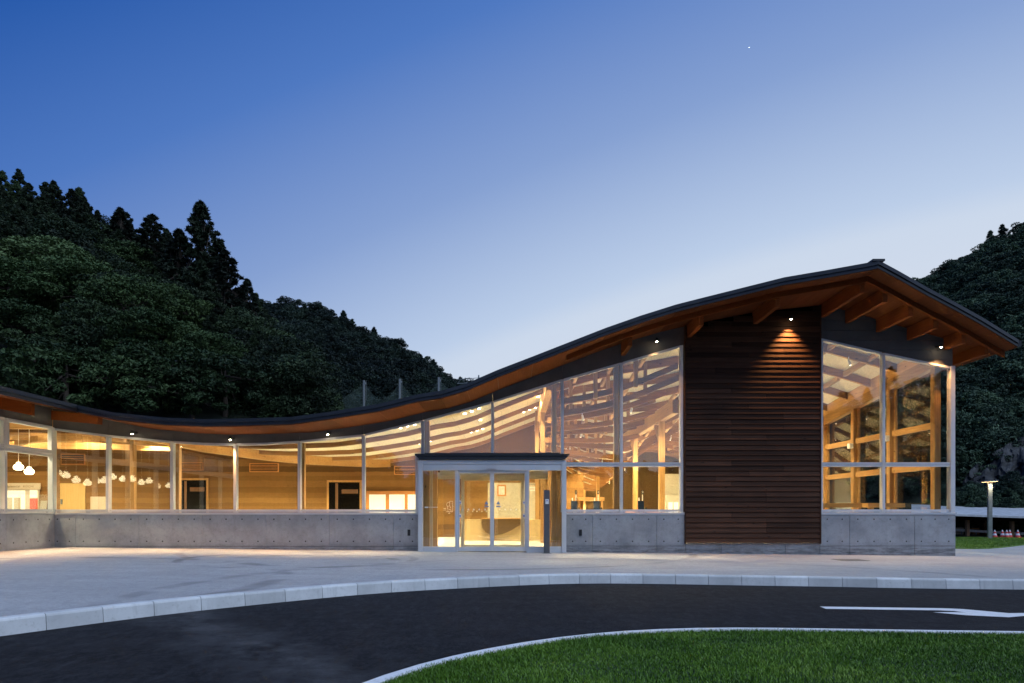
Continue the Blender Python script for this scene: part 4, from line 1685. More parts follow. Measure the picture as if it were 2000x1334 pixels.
# tills
for i, (px, w_, top, num) in enumerate(((1121.5, 12.5, 978.5, '1'), (1165, 12.5, 978.5, '2'), (1252, 12.5, 978, '3'))):
    y = 23.6
    e_ = empty('till', (0, y, .02))
    X = lambda p_: (p_ - 1000) * y / F
    Z = lambda p_: EYE + (1000 - p_) * y / F - .02
    MB().box(X(px - 12), X(px + 16), -.3, .4, 0, .92).build('counter', M['tx'], e_)
    MB().bar((X(px), .05, .92), (X(px), .02, 1.2), .05, .05).build('stand', M['whiteobj'], e_)
    sc_ = MB().slabx([(-.03, Z(1000)), (.0, Z(1000)), (.05, Z(top)), (.02, Z(top))], X(px - w_ / 2), X(px + w_ / 2)).build('screen', M['black'], e_)
    MB().slabx([(-.033, Z(999)), (-.031, Z(999)), (.016, Z(top + 1.2)), (.014, Z(top + 1.2))], X(px - w_ / 2 + 1), X(px + w_ / 2 - 1)).build('display', M['screen'], sc_)
    MB().box(X(px + 7.5), X(px + 11), -.02, .06, .92, Z(991)).build('card_reader', M['black'], e_)
    MB().cyl((X(px + 4), .12, .92), (X(px + 4), .12, Z(966)), .018, n=8).build('pole', M['whiteobj'], e_)
    ns = MB().box(X(px + 2), X(px + 6), .09, .11, Z(965), Z(957.5)).build('number_plate', M['black'], e_)
    text_part('numeral', num, .11, M['whiteobj'], ns, (X(px + 4), .086, Z(961.2)), centre=True)
    MB().cyl((X(px - 3), .1, Z(top) + .0), (X(px - 3), .1, Z(top - 6)), .022, .018, 8).build('signal_lamp', M['glow_room'], e_)
    tag(e_, ['black till screen nearest the entrance lobby, under a plate numbered 1', 'black till screen under a plate numbered 2, left of the mullion', 'black till screen under a plate numbered 3, right of the mullion'][i], 'till')

# stall at the back of the hall, bench in the corner room, shelves
st = empty('wooden_stall', (0, 31.0, .02))
a, b = U(1128, 978, 31.0), U(1180, 972, 31.0)
MB().box(a.x, b.x, -.1, .8, b.z - .16, b.z).build('fascia', M['tx'], st)
for x in (a.x + .05, b.x - .15):
    MB().box(x, x + .1, .0, .1, 0, b.z - .16).build('post', M['tz'], st)
MB().box(a.x, b.x, .1, .7, 0, .95).build('counter', M['tx'], st)
tag(st, 'pale wooden stall with a flat fascia behind the tills', 'stall')
for j, (p0, p1, y, lab) in enumerate(((1600, 1694, 22.0, 'long wooden counter table behind the corner window, nearer the cladding'), (1696, 1768, 21.6, 'shorter wooden counter table behind the corner window'))):
    e_ = empty('counter_table', (0, y, .02))
    a, b = U(p0, 992, y), U(p1, 982.5, y)
    MB().box(a.x, b.x, 0, .45, b.z - .16, b.z - .02).build('table_top', M['tx'], e_)
    for x in (a.x + .15, b.x - .23):
        MB().box(x, x + .08, .1, .35, 0, b.z - .16).build('leg', M['tz'], e_)
    tag(e_, lab, 'table')
for j, (px, py, y) in enumerate(((1747, 855, 22.2), (1674, 870, 24.6))):
    q_ = U(px, py, y)
    yk = ys_c[1 + j]
    e_ = MB().box(XE - .33, XE - .203, yk - .09, yk + .09, q_.z - .09, q_.z + .09).box(XE - .336, XE - .331, yk - .07, yk + .07, q_.z - .07, q_.z + .07).build('wall_speaker', M['whiteobj'])
    tag(e_, ['small white speaker on the timber column nearer the corner', 'small white speaker on the timber column further inside'][j], 'speaker')
cs = empty('cold_display', (0, 34.6, .02))
a, b = U(1302, 1000, 34.6), U(1328, 968, 34.6)
MB().box(a.x, b.x + .6, 0, .5, 0, b.z).build('case', M['plaster'], cs)
for j in range(3):
    MB().box(a.x + .08 + j * .28, a.x + .30 + j * .28, -.02, -.002, 1.0, b.z - .35).build('glowing_shelf', M['glow_room'], cs)  # shelf panels glow by themselves, without a lamp
tag(cs, 'cream display case with glowing shelf panels deep in the hall', 'display case')
for j, (px, y) in enumerate(((1268, 33), (1283, 36), (1243, 38))):
    e_ = empty('display_table', (U(px, 0, y).x, y, .02))
    MB().box(-.7, .7, -.4, .4, .9, .96).build('table_top', M['tx'], e_)
    for sx_ in (-.6, .6):
        for sy_ in (-.3, .3):
            MB().box(sx_ - .03, sx_ + .03, sy_ - .03, sy_ + .03, 0, .9).build('leg', M['tz'], e_)
    MB().box(-.6, .6, -.3, .3, .96, 1.14 + .05 * j).build('goods_tray', M['orange'], e_)
    tag(e_, 'wooden display table with goods in the hall, %s' % ('nearest the tills', 'furthest right', 'furthest back')[j], 'table', 'display tables in the hall')

# leaning board by the serving hatch, and the hatch's name board
lb = empty('leaning_board', (0, 28.6, 0))
q0, q1 = U(75, 998, 28.6), U(93, 978, 28.6)
MB().slab([(q0.x, .6), (q1.x - .15, .6), (q1.x, q1.z), (q0.x + .12, q1.z)], -.03, .0).build('panel', M['plaster'], lb)
MB().slab([(q1.x - .14, .6), (q1.x - .05, .6), (q1.x + .03, q1.z - .02), (q1.x + .005, q1.z - .02)], .02, .3).build('prop', M['black'], lb)
tag(lb, 'cream notice board leaning on a prop beside the serving hatch', 'notice board')
nb = empty('name_board', (0, YW - .12, 0))
a, b = U(-30, 956, YW - .12), U(79, 943.5, YW - .12)
MB().box(a.x, b.x, 0, .03, a.z, b.z).build('board', M['signboard'], nb)
for txt, px, size, shear in (('Sachisou Lab', 13, .135, .35), ('KOCHI', 45.5, .13, 0)):
    text_part('lettering', txt, size, M['lettering'], nb, (U(px, 0, YW - .12).x, -.003, a.z + .09), shear, .92 if shear else 1.2, .92 if shear else 1.0)
tag(nb, 'cream name board lettered Sachisou Lab KOCHI above the serving hatch', 'sign')


# ================================================================== foliage generators
def leaf_cloud(rng, cen, rad, n_per, leaf, squash=1.0, up=.25, elong=1.7, droop=0.0, lift=0.0):
    """leaf-sized rhombs on the outside of many small lobes"""
    L = len(cen)
    n = L * n_per
    d = rng.normal(size=(n, 3))
    d /= np.linalg.norm(d, axis=1)[:, None]
    d[:, 2] += up
    d /= np.linalg.norm(d, axis=1)[:, None]
    c = np.repeat(cen, n_per, 0)
    r = np.repeat(rad, n_per)
    p = c + d * (r * rng.uniform(.62, 1.05, n) ** .6)[:, None] * np.array([1, 1, squash])
    nr = d * (.8 - .5 * lift) + rng.normal(size=(n, 3)) * .55
    nr[:, 2] += lift * .7
    nr /= np.linalg.norm(nr, axis=1)[:, None]
    ref = rng.normal(size=(n, 3))
    ref[:, 2] -= droop
    t1 = np.cross(nr, ref)
    t1 /= np.linalg.norm(t1, axis=1)[:, None] + 1e-9
    t2 = np.cross(nr, t1)
    s = (leaf * rng.uniform(.55, 1.25, n))[:, None]
    V = np.empty((n, 3, 3), np.float32)
    V[:, 0] = p - t1 * s * elong * .5 + t2 * s * .35
    V[:, 1] = p - t1 * s * elong * .2 - t2 * s * .45
    V[:, 2] = p + t1 * s * elong * .6
    return V.reshape(-1, 3)


def quads(n):
    return np.arange(n, dtype=np.int32).reshape(-1, 3)


def broad_lobes(rng, R, H, n=15):
    """flat boughs spread through an uneven crown standing on z=0 (crown bottom)"""
    c, r = [], []
    lean = rng.uniform(-.18, .18, 2) * R
    ph = rng.uniform(0, 6.28)
    for i in range(n):
        a = i * 2.399 + rng.uniform(-.6, .6)
        t_ = (i + rng.uniform(.1, .9)) / n
        env = math.sqrt(max(.03, 1 - (1.75 * t_ - .62) ** 2 / 1.35)) * (1 + .22 * math.sin(3 * a + ph) + .12 * math.sin(7 * t_ + ph))
        rr = R * env * rng.uniform(.15, 1.0) ** .55
        c.append((math.cos(a) * rr + lean[0] * t_, math.sin(a) * rr + lean[1] * t_, H * (.06 + .90 * t_)))
        r.append(R * rng.uniform(.17, .36))
    return np.array(c), np.array(r)


def cedar_lobes(rng, R, H, n=46):
    """small sprays at the ends of many drooping branches"""
    c, r = [], []
    ph = rng.uniform(0, 6.28)
    for i in range(n):
        t_ = ((i + rng.uniform(0, 1)) / n) ** 1.15
        a = rng.uniform(0, 6.28)
        rr = R * (1 - t_) ** .7 * rng.uniform(.1, 1.0) ** .5 * (1 + .25 * math.sin(2 * a + 5 * t_ + ph))
        c.append((math.cos(a) * rr, math.sin(a) * rr, H * (.08 + .92 * t_) - .18 * rr))
        r.append(max(.035 * R, R * (.30 - .20 * t_) * rng.uniform(.5, 1.2) * (60 / n) ** .5))
    return np.array(c), np.array(r)


def trunk_mesh(H, r, limbs, rng, name='trunk'):
    m = MB()
    pts_ = [Vector((0, 0, -1.0))]
    for i in range(1, 6):
        pts_.append(Vector((rng.uniform(-.12, .12) * H * .06, rng.uniform(-.12, .12) * H * .06, H * i / 5)))
    for i in range(5):
        m.cyl(pts_[i], pts_[i + 1], r * (1 - .17 * i), r * (1 - .17 * (i + 1)), 8, cap=False)
    for c in limbs:
        b = Vector(c)
        s_ = pts_[2].lerp(pts_[4], rng.uniform(0, 1))
        if (b - s_).length > .1:
            m.cyl(s_, b, r * .28, r * .07, 5, cap=False)
    me = bpy.data.meshes.new(name)
    me.from_pydata(m.v, [], m.f)
    me.materials.append(M['bark'])
    me.update()
    return me


rng = np.random.default_rng(11)
PROT = {}


def make_proto(key, kind, R, H, n_per, leaf, mat, nl):
    if kind == 'broad':
        c, r = broad_lobes(rng, R, H, nl)
        V = leaf_cloud(rng, c, r, n_per, leaf, .42, .3, lift=1.0)
    else:
        c, r = cedar_lobes(rng, R, H, nl)
        V = leaf_cloud(rng, c, r, n_per, leaf, .7, .0, 3.0, .9, lift=.4)
    me = raw_mesh('crown', V, quads(len(V)), M[mat], True)
    tk = trunk_mesh(H * .9, R * .075, c[::3], rng)
    PROT[key] = (me, tk, H)


for i in range(3):
    make_proto(('b', i), 'broad', 3.0, 4.6, 330, .125, 'leaf', 64)
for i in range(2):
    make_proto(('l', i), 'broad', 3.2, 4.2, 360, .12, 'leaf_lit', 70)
for i in range(3):
    make_proto(('c', i), 'cedar', 2.6, 10.0, 80, .13, 'needle', 300)
for i in range(3):
    make_proto(('s', i), 'broad', 1.5, 1.7, 300, .085, 'bush', 26)


def tree(key, loc, s, label, cat='tree', group=None, name='tree', sz=1.0, lift=0.0, wide=1.0):
    me, tk, H = PROT[key]
    e_ = empty(name, loc)
    a_ = link(bpy.data.objects.new('crown', me), e_)
    b_2 = link(bpy.data.objects.new('trunk', tk), e_)
    a_.location.z = lift
    b_2.scale.z = 1 + lift / H
    e_.scale = (s * wide, s * wide, s * sz)
    e_.rotation_euler.z = random.uniform(0, 6.28)
    tag(e_, label, cat, group)
    return e_


# ---- hills (terrain) -------------------------------------------------------
def hill(name, pxs, crest, y0, y1, z0, tree_h, nrow=12, pw_=.85, back=60):
    cp = np.interp(pxs, [a for a, b in crest], [b for a, b in crest])
    V = []
    for px, py in zip(pxs, cp):
        zc_ = EYE + (1000 - py) * y1 / F - tree_h
        zc_ = max(zc_, z0 * .5)
        for j in range(nrow + 2):
            t_ = j / nrow
            if j <= nrow:
                y = y0 + (y1 - y0) * t_
                z_ = z0 + (zc_ - z0) * t_ ** pw_
            elif j == nrow + 1:
                y = y1 + back
                z_ = zc_ - back * .5
            V.append(((px - 1000) * y / F, y, z_))
    nr_ = nrow + 2
    fs = [(i * nr_ + j, (i + 1) * nr_ + j, (i + 1) * nr_ + j + 1, i * nr_ + j + 1) for i in range(len(pxs) - 1) for j in range(nr_ - 1)]
    o = MB().add(V, fs).build(name, M['hill'], smooth=True)
    tag(o, kind='structure')

    def at(px, t_):
        py = float(np.interp(px, [a for a, b in crest], [b for a, b in crest]))
        zc_ = max(EYE + (1000 - py) * y1 / F - tree_h, z0 * .5)
        y = y0 + (y1 - y0) * t_
        return Vector(((px - 1000) * y / F, y, z0 + (zc_ - z0) * t_ ** pw_))
    return at


WOODS = {}


def wood_kinds(key, mat, n_per, leaf, seed):
    """tree prototypes kept outside the scene, for the masses of wood nobody could count"""
    rg = np.random.default_rng(seed)
    coll = bpy.data.collections.new('wood_' + key)
    for i in range(7):
        if i < 5:
            c, r = broad_lobes(rg, .56 * rg.uniform(.9, 1.1), 1.1 * rg.uniform(.85, 1.2), 52)
            V = leaf_cloud(rg, c, r, n_per, leaf, .45, .3, lift=.9)
        else:
            c, r = cedar_lobes(rg, .42, 1.35, 150)
            V = leaf_cloud(rg, c, r, n_per // 4, leaf, .7, .0, 2.8, .9, lift=.4)
        V = V - np.array([0, 0, .22], np.float32)
        coll.objects.link(bpy.data.objects.new('%s_%d' % (key, i), raw_mesh('canopy', V, quads(len(V)), M[mat], True)))
    WOODS[key] = coll


wood_kinds('near', 'wood_near', 330, .021, 31)
wood_kinds('far', 'wood_far', 110, .042, 32)
wood_kinds('side', 'wood_side', 130, .040, 33)


def forest(name, label, at, px_rng, n, size, kind, seed, t_rng=(0, 1.0), conifer=.2, avoid=()):
    rg = np.random.default_rng(seed)
    P_, R_, S_, I2 = [], [], [], []
    ncol = int(math.sqrt(n * 1.6))
    nrw = max(1, n // ncol)
    for i in range(ncol):
        for j in range(nrw):
            px = px_rng[0] + (px_rng[1] - px_rng[0]) * (i + rg.uniform(0, 1)) / ncol
            tt = t_rng[0] + (t_rng[1] - t_rng[0]) * (j + rg.uniform(0, 1)) / nrw
            p_ = at(px, tt)
            if any((p_.x - a_.x) ** 2 + (p_.y - a_.y) ** 2 < r_ * r_ for a_, r_ in avoid):
                continue
            P_.append(tuple(p_))
            R_.append(rg.uniform(0, 6.28))
            S_.append(size * rg.uniform(.6, 1.35))
            I2.append(int(rg.integers(5, 7)) if rg.uniform() < conifer * (.35 + 1.6 * tt) else int(rg.integers(0, 5)))
    me = bpy.data.meshes.new(name)
    me.from_pydata(P_, [], [])
    for nm_, ty, dat in (('turn', 'FLOAT', R_), ('size', 'FLOAT', S_), ('which', 'INT', I2)):
        me.attributes.new(nm_, ty, 'POINT').data.foreach_set('value', dat)
    o = link(bpy.data.objects.new(name, me))
    ng = bpy.data.node_groups.new('scatter_' + kind, 'GeometryNodeTree')
    ng.interface.new_socket('Geometry', in_out='INPUT', socket_type='NodeSocketGeometry')
    ng.interface.new_socket('Geometry', in_out='OUTPUT', socket_type='NodeSocketGeometry')
    gi, go_ = ng.nodes.new('NodeGroupInput'), ng.nodes.new('NodeGroupOutput')
    ip_ = ng.nodes.new('GeometryNodeInstanceOnPoints')
    ci = ng.nodes.new('GeometryNodeCollectionInfo')
    ci.inputs['Collection'].default_value = WOODS[kind]
    ci.inputs['Separate Children'].default_value = True
    ci.inputs['Reset Children'].default_value = True
    ip_.inputs['Pick Instance'].default_value = True

    def attr(nm_, ty):
        q_ = ng.nodes.new('GeometryNodeInputNamedAttribute')
        q_.data_type = ty
        q_.inputs['Name'].default_value = nm_
        return q_.outputs[0]
    cb = ng.nodes.new('ShaderNodeCombineXYZ')
    ng.links.new(attr('turn', 'FLOAT'), cb.inputs[2])
    ng.links.new(gi.outputs[0], ip_.inputs['Points'])
    ng.links.new(ci.outputs[0], ip_.inputs['Instance'])
    ng.links.new(attr('which', 'INT'), ip_.inputs['Instance Index'])
    ng.links.new(cb.outputs[0], ip_.inputs['Rotation'])
    ng.links.new(attr('size', 'FLOAT'), ip_.inputs['Scale'])
    ng.links.new(ip_.outputs[0], go_.inputs[0])
    mo = o.modifiers.new('scatter', 'NODES')
    mo.node_group = ng
    tag(o, label, 'forest', kind='stuff')
    return o


crestL = [(-900, 120), (-300, 230), (0, 335), (60, 352), (140, 364), (200, 396), (260, 420), (310, 440), (355, 485), (430, 525), (500, 585), (545, 660), (600, 770), (680, 900)]
atL = hill('hill', np.linspace(-900, 680, 80), crestL, 42, 95, 5.6, 7.0)
# ---- individual trees on the left slope
def onL(px, py_base, t_=None):
    """t so that the terrain projects to py_base"""
    best = min(np.linspace(0, 1, 60), key=lambda q_: abs((1000 - (atL(px, q_).z - EYE) * F / atL(px, q_).y) - py_base))
    return atL(px, best)


GH = 'trees standing out on the left slope'
specs = [
    (('c', 0), 392, 660, 1.24, 'tall spired cedar standing highest above the left slope', 'cedar_tree', 1.05),
    (('c', 1), 440, 690, 1.0, 'cedar just right of the tallest spired cedar', 'cedar_tree', .95),
    (('c', 2), 483, 700, .85, 'small pointed cedar at the right end of the left slope', 'cedar_tree', .95),
    (('c', 0), 350, 640, 1.05, 'dark cedar just left of the tallest spired cedar', 'cedar_tree', .9),
    (('c', 1), 298, 590, 1.05, 'bushy-topped cedar on the left skyline before the gap', 'cedar_tree', .85),
    (('c', 2), 235, 545, 1.0, 'dark cedar on the left skyline above the pale trees', 'cedar_tree', .8),
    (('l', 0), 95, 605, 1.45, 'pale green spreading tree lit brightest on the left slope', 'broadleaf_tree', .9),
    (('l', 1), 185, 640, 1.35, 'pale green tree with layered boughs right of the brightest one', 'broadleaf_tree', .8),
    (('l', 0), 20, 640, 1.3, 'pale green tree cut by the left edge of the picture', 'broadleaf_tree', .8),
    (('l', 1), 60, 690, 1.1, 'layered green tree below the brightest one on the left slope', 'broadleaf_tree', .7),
    (('b', 0), 130, 560, 1.3, 'dull green rounded tree above the brightest one', 'broadleaf_tree', .9),
    (('b', 1), 230, 580, 1.2, 'dull green tree half way up the left slope', 'broadleaf_tree', .9),
    (('b', 2), 262, 690, 1.15, 'mid green tree right of the layered pale trees', 'broadleaf_tree', 1.0),
    (('b', 0), 330, 680, 1.0, 'dark rounded tree under the cedars on the left slope', 'broadleaf_tree', 1.0),
    (('l', 1), 410, 755, .85, 'bushy light green tree right of the utility pole', 'broadleaf_tree', .95),
    (('b', 1), 345, 745, .85, 'green tree just left of the utility pole', 'broadleaf_tree', 1.0),
    (('b', 2), 290, 740, 1.0, 'dark green tree low on the left slope above the shrubs', 'broadleaf_tree', .9),
]
avoidL = [(onL(q_[1], q_[2]), 2.8) for q_ in specs] + [(onL(q_[1], q_[2]) + Vector((0, -3.6, 0)), 2.8) for q_ in specs if q_[0][0] == 'l']
forest('forest', 'dark wooded slope rising behind the left part of the roof', atL, (-420, 600), 430, 5.4, 'near', 5, (.11, .97), .42, avoid=avoidL)
crestM = [(300, 640), (440, 600), (500, 586), (560, 578), (610, 590), (650, 606), (700, 633), (740, 650), (780, 666), (830, 700), (870, 727), (912, 748), (960, 775), (1050, 830), (1200, 900)]
atM = hill('hill', np.linspace(300, 1200, 60), crestM, 125, 240, 4.0, 7.0)
forest('forest', 'distant blue-black wooded hill between the cedars and the roof', atM, (420, 1000), 1400, 6.4, 'far', 8, (.0, .98), .08)
crestR = [(1500, 760), (1640, 660), (1720, 590), (1790, 545), (1850, 514), (1900, 482), (1950, 456), (2000, 434), (2100, 402), (2300, 380), (2700, 420)]
atR = hill('hill', np.linspace(1500, 2700, 70), crestR, 100, 190, .5, 6.0)
forest('forest', 'dark wooded hillside behind the right end of the building', atR, (1700, 2350), 1500, 5.8, 'side', 9, (.04, .98), .05)

# wooded slopes across the road, behind the viewpoint (they mirror in the glass)
sil = [(-1.6, .33), (-.55, .27), (-.3, .19), (-.22, .125), (-.15, .078), (-.1, .07), (.0, .074), (.1, .082), (.25, .084), (.38, .15), (.45, .185), (.53, .20), (.6, .215), (1.6, .30)]
DB = 39.44 + 62


def atB(s_, t_):
    s_ = s_ / 1000.0
    hh = float(np.interp(s_, [a for a, b in sil], [b for a, b in sil])) * DB + EYE - 3.6
    y = -38 - 24 * t_
    return Vector((s_ * DB, y, -.4 + hh * max(0, t_)))


bs = np.linspace(-1600, 1600, 60)
VB = []
for s_ in bs:
    for t_ in (0, .25, .5, .75, 1.0):
        VB.append(tuple(atB(s_, t_)))
    q_ = atB(s_, 1.0)
    VB.append((q_.x, -130, q_.z * .6))
tag(MB().add(VB, [(i * 6 + j, i * 6 + j + 1, (i + 1) * 6 + j + 1, (i + 1) * 6 + j) for i in range(len(bs) - 1) for j in range(5)]).build('hill', M['hill'], smooth=True), kind='structure')
forest('forest', 'wooded slope across the road, mirrored in the window glass', atB, (-900, 900), 420, 3.6, 'far', 21, (.1, .98), .1)

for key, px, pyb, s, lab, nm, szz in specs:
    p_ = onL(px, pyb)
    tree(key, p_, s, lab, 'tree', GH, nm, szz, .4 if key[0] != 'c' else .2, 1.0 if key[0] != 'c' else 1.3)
# shrubs along the foot of the slope just above the roof line
sh_l = ['leafy green shrub above the roof at the left edge', 'leafy green shrub above the wing roof', 'round leafy shrub above the kink of the roof', 'wide leafy shrub above the first spotlight', 'leafy shrub left of the roof dip', 'bright leafy shrub above the roof dip', 'low leafy shrub right of the utility pole', 'small leafy shrub at the end of the row above the roof']
for i, (px, py) in enumerate(((10, 775), (68, 785), (130, 790), (195, 795), (255, 805), (310, 808), (375, 815), (440, 822))):
    p_ = atL(px, .03 + .03 * (i % 2))
    tree(('s', i % 3), p_, 1.75 + .35 * ((i * 7) % 3) / 2, sh_l[i], 'shrub', 'shrubs above the roof line', 'shrub', 1.0, .2)

# ---- net poles, utility pole
for i, (px, top) in enumerate(((574, 748), (711, 743), (781, 740), (857, 737))):
    q_ = U(px, top, 100)
    e_ = empty('net_pole', (q_.x, 100, 0))
    zt_ = q_.z
    MB().box(-.13, .13, -.13, .13, -1, zt_).build('pole', M['steel'], e_)
    MB().box(-.05, .33, -.05, .05, zt_ - .6, zt_ - .3).cyl((.3, 0, zt_ - 3), (.3, 0, zt_), .03, n=6).build('pulley_arm', M['steel'], e_)
    tag(e_, ['tall grey net pole furthest left behind the roof', 'tall grey net pole, second behind the roof', 'tall grey net pole, third behind the roof', 'tall grey net pole nearest the rising roof'][i], 'pole', 'net poles behind the roof')
a, b, c_, d_ = U(574, 752, 100), U(711, 747, 100), U(781, 744, 100), U(857, 741, 100)
nm = MB()
pp = [a, b, c_, d_, U(960, 735, 100)]
V = []
for s_, t_ in zip(pp, pp[1:]):
    for k_ in range(8):
        q_ = s_.lerp(t_, k_ / 8)
        sag = 2.6 * math.sin(math.pi * k_ / 8)
        V.append((q_.x, 100.2 + .2 * math.sin(k_), q_.z - sag))
V.append((pp[-1].x, 100.2, pp[-1].z))
n_ = len(V)
nm.add(V + [(v[0], v[1], 1.0) for v in V], [(i, i + 1, i + 1 + n_, i + n_) for i in range(n_ - 1)])
tag(nm.build('safety_net', M['net']), 'sagging grey-green safety net strung between the tall poles', 'net')
# lattice boom behind the roof
e_ = empty('lattice_boom')
a, b = U(893, 741, 120), U(1010, 733, 120)
m = MB()
for dz in (0, -.75):
    m.bar(a + Vector((0, 0, dz)), b + Vector((0, 0, dz)), .09, .09)
m.build('chord', M['steel'], e_)
m = MB()
for k_ in range(14):
    p_, q_ = a.lerp(b, k_ / 14), a.lerp(b, (k_ + 1) / 14)
    if k_ % 2:
        m.bar(p_, q_ + Vector((0, 0, -.75)), .05, .05)
    else:
        m.bar(p_ + Vector((0, 0, -.75)), q_, .05, .05)
m.build('lacing', M['steel'], e_)
for px in (935,):
    q_ = U(px, 733, 120)
    MB().box(q_.x - .12, q_.x + .12, 119.85, 120.15, -1, q_.z).build('mast', M['steel'], e_)
tag(e_, 'thin steel lattice boom showing above the rising roof edge', 'boom')
e_ = empty('utility_pole')
q_ = U(354, 694, 47.5)
MB().cyl((q_.x, 47.5, 3), (q_.x, 47.5, q_.z), .16, .12, 10).build('shaft', M['steel'], e_)
MB().bar((q_.x - .5, 47.4, q_.z - .4), (q_.x + .5, 47.4, q_.z - .4), .07, .07).build('crossarm', M['steel'], e_)
tag(e_, 'grey utility pole rising out of the trees on the left slope', 'pole')

# ================================================================== right-hand background
# lawn, path kerb, lamp
lm = MB()
lp = [on_plane(1845, 1071.5), on_plane(1905, 1072.5), on_plane(1932, 1072), on_plane(1962, 1069.5), on_plane(2000, 1065), on_plane(2080, 1058.5), on_plane(2080, 1053), on_plane(2000, 1052), on_plane(1935, 1051), on_plane(1850, 1050.5)]
n_ = len(lp)
lm.add([(q_.x, q_.y, zp(q_.x) + .03) for q_ in lp] + [(q_.x, q_.y, zp(q_.x) - .05) for q_ in lp], [tuple(range(n_))] + [(i, i + n_, (i + 1) % n_ + n_, (i + 1) % n_) for i in range(n_)])
tag(lm.build('lawn', M['far_grass']), kind='structure')
rg = np.random.default_rng(4)
lx0 = np.array([[q_.x, q_.y] for q_ in lp])
N2 = 42000
gx2 = rg.uniform(lx0[:, 0].min(), lx0[:, 0].max(), N2)
gy2 = rg.uniform(lx0[:, 1].min(), lx0[:, 1].max(), N2)
ins = np.zeros(N2, bool)
j = n_ - 1
for i in range(n_):
    xi, yi_, xj, yj = lx0[i, 0], lx0[i, 1], lx0[j, 0], lx0[j, 1]
    cnd = ((yi_ > gy2) != (yj > gy2)) & (gx2 < (xj - xi) * (gy2 - yi_) / (yj - yi_ + 1e-9) + xi)
    ins ^= cnd
    j = i
gx2, gy2 = gx2[ins], gy2[ins]
n2 = len(gx2)
h2 = rg.uniform(.03, .07, n2)
a2 = rg.uniform(0, 6.28, n2)
V = np.empty((n2, 3, 3), np.float32)
z2 = SL * np.minimum(30, gx2) + .028
V[:, 0] = np.stack([gx2 - np.cos(a2) * .012, gy2 - np.sin(a2) * .012, z2], 1)
V[:, 1] = np.stack([gx2 + np.cos(a2) * .012, gy2 + np.sin(a2) * .012, z2], 1)
V[:, 2] = np.stack([gx2 + np.sin(a2 * 3) * .03, gy2 + np.cos(a2 * 3) * .03, z2 + h2], 1)
tag(link(bpy.data.objects.new('grass', raw_mesh('grass', V.reshape(-1, 3), np.arange(n2 * 3).reshape(-1, 3), M['grass'], True))), 'short mown grass on the lawn beside the right-hand corner', 'grass', kind='stuff')
q_ = on_plane(1862, 1049.5)
MB().box(13.5, 21.6, 35.0, 35.2, -.6, .03).build('low_wall', M['concrete'])
tag(bpy.data.objects['low_wall'], 'low concrete upstand along the far edge of the small lawn', 'wall')

sl = empty('street_lamp')
ql = on_plane(1933, 1053.5)
ht = EYE + (1000 - 940) * ql.y / F
MB().box(ql.x - .10, ql.x + .10, ql.y - .05, ql.y + .05, zp(ql.x) - .02, ht - .06).build('post', M['steel'], sl)
hd = MB().slab([(ql.x - .36, ht - .045), (ql.x + .34, ht + .005), (ql.x + .34, ht + .065), (ql.x - .36, ht + .02)], ql.y - .14, ql.y + .14).build('lamp_head', M['steel'], sl)
MB().slab([(ql.x - .33, ht - .058), (ql.x - .06, ht - .04), (ql.x - .06, ht - .034), (ql.x - .33, ht - .05)], ql.y - .11, ql.y + .11).slab([(ql.x + .08, ht - .03), (ql.x + .32, ht - .014), (ql.x + .32, ht - .006), (ql.x + .08, ht - .022)], ql.y - .11, ql.y + .11).build('led_strip', M['glow_led'], hd)
spot(sl, (ql.x, ql.y - .25, ht - .08), (0, 0, -1), 60, 150, .6, .1)
tag(sl, 'flat-headed lit street lamp on the lawn right of the building', 'street lamp')

# shelter beyond, on lower ground
sh = empty('open_shelter')
LZ = -1.75
yS0, yS1 = 80.0, 93.0
fl0, fr0 = U(1780, 1001.5, yS0), U(2130, 1012.5, yS0)
bl0, br0 = U(1780, 985, yS1), U(2130, 993, yS1)
v = [fl0, fr0, br0, bl0]
v2 = [p_ - Vector((0, 0, .22)) for p_ in v]
MB().add([tuple(p_) for p_ in v + v2], [(0, 1, 2, 3), (7, 6, 5, 4), (0, 4, 5, 1), (1, 5, 6, 2), (2, 6, 7, 3), (3, 7, 4, 0)]).build('roof', M['shelter_roof'], sh)
a, b = fl0 + Vector((0, .8, -.42)), fr0 + Vector((0, .8, -.42))
MB().bar(a, b, .2, .4).build('eaves_beam', M['dark'], sh)
for px in (1830, 1889, 1976, 2060):
    x = U(px, 0, 82).x
    MB().box(x - .17, x + .17, 81.8, 82.2, LZ, fl0.z - .35).build('post', M['brown_post'], sh)
for px in (1860, 1922, 2010):
    x = U(px, 0, 90).x
    MB().box(x - .2, x + .2, 89.8, 90.2, LZ, bl0.z - .6).build('post', M['brown_post'], sh)
tag(sh, 'low open shelter with a grey sheet roof on brown posts', 'shelter')
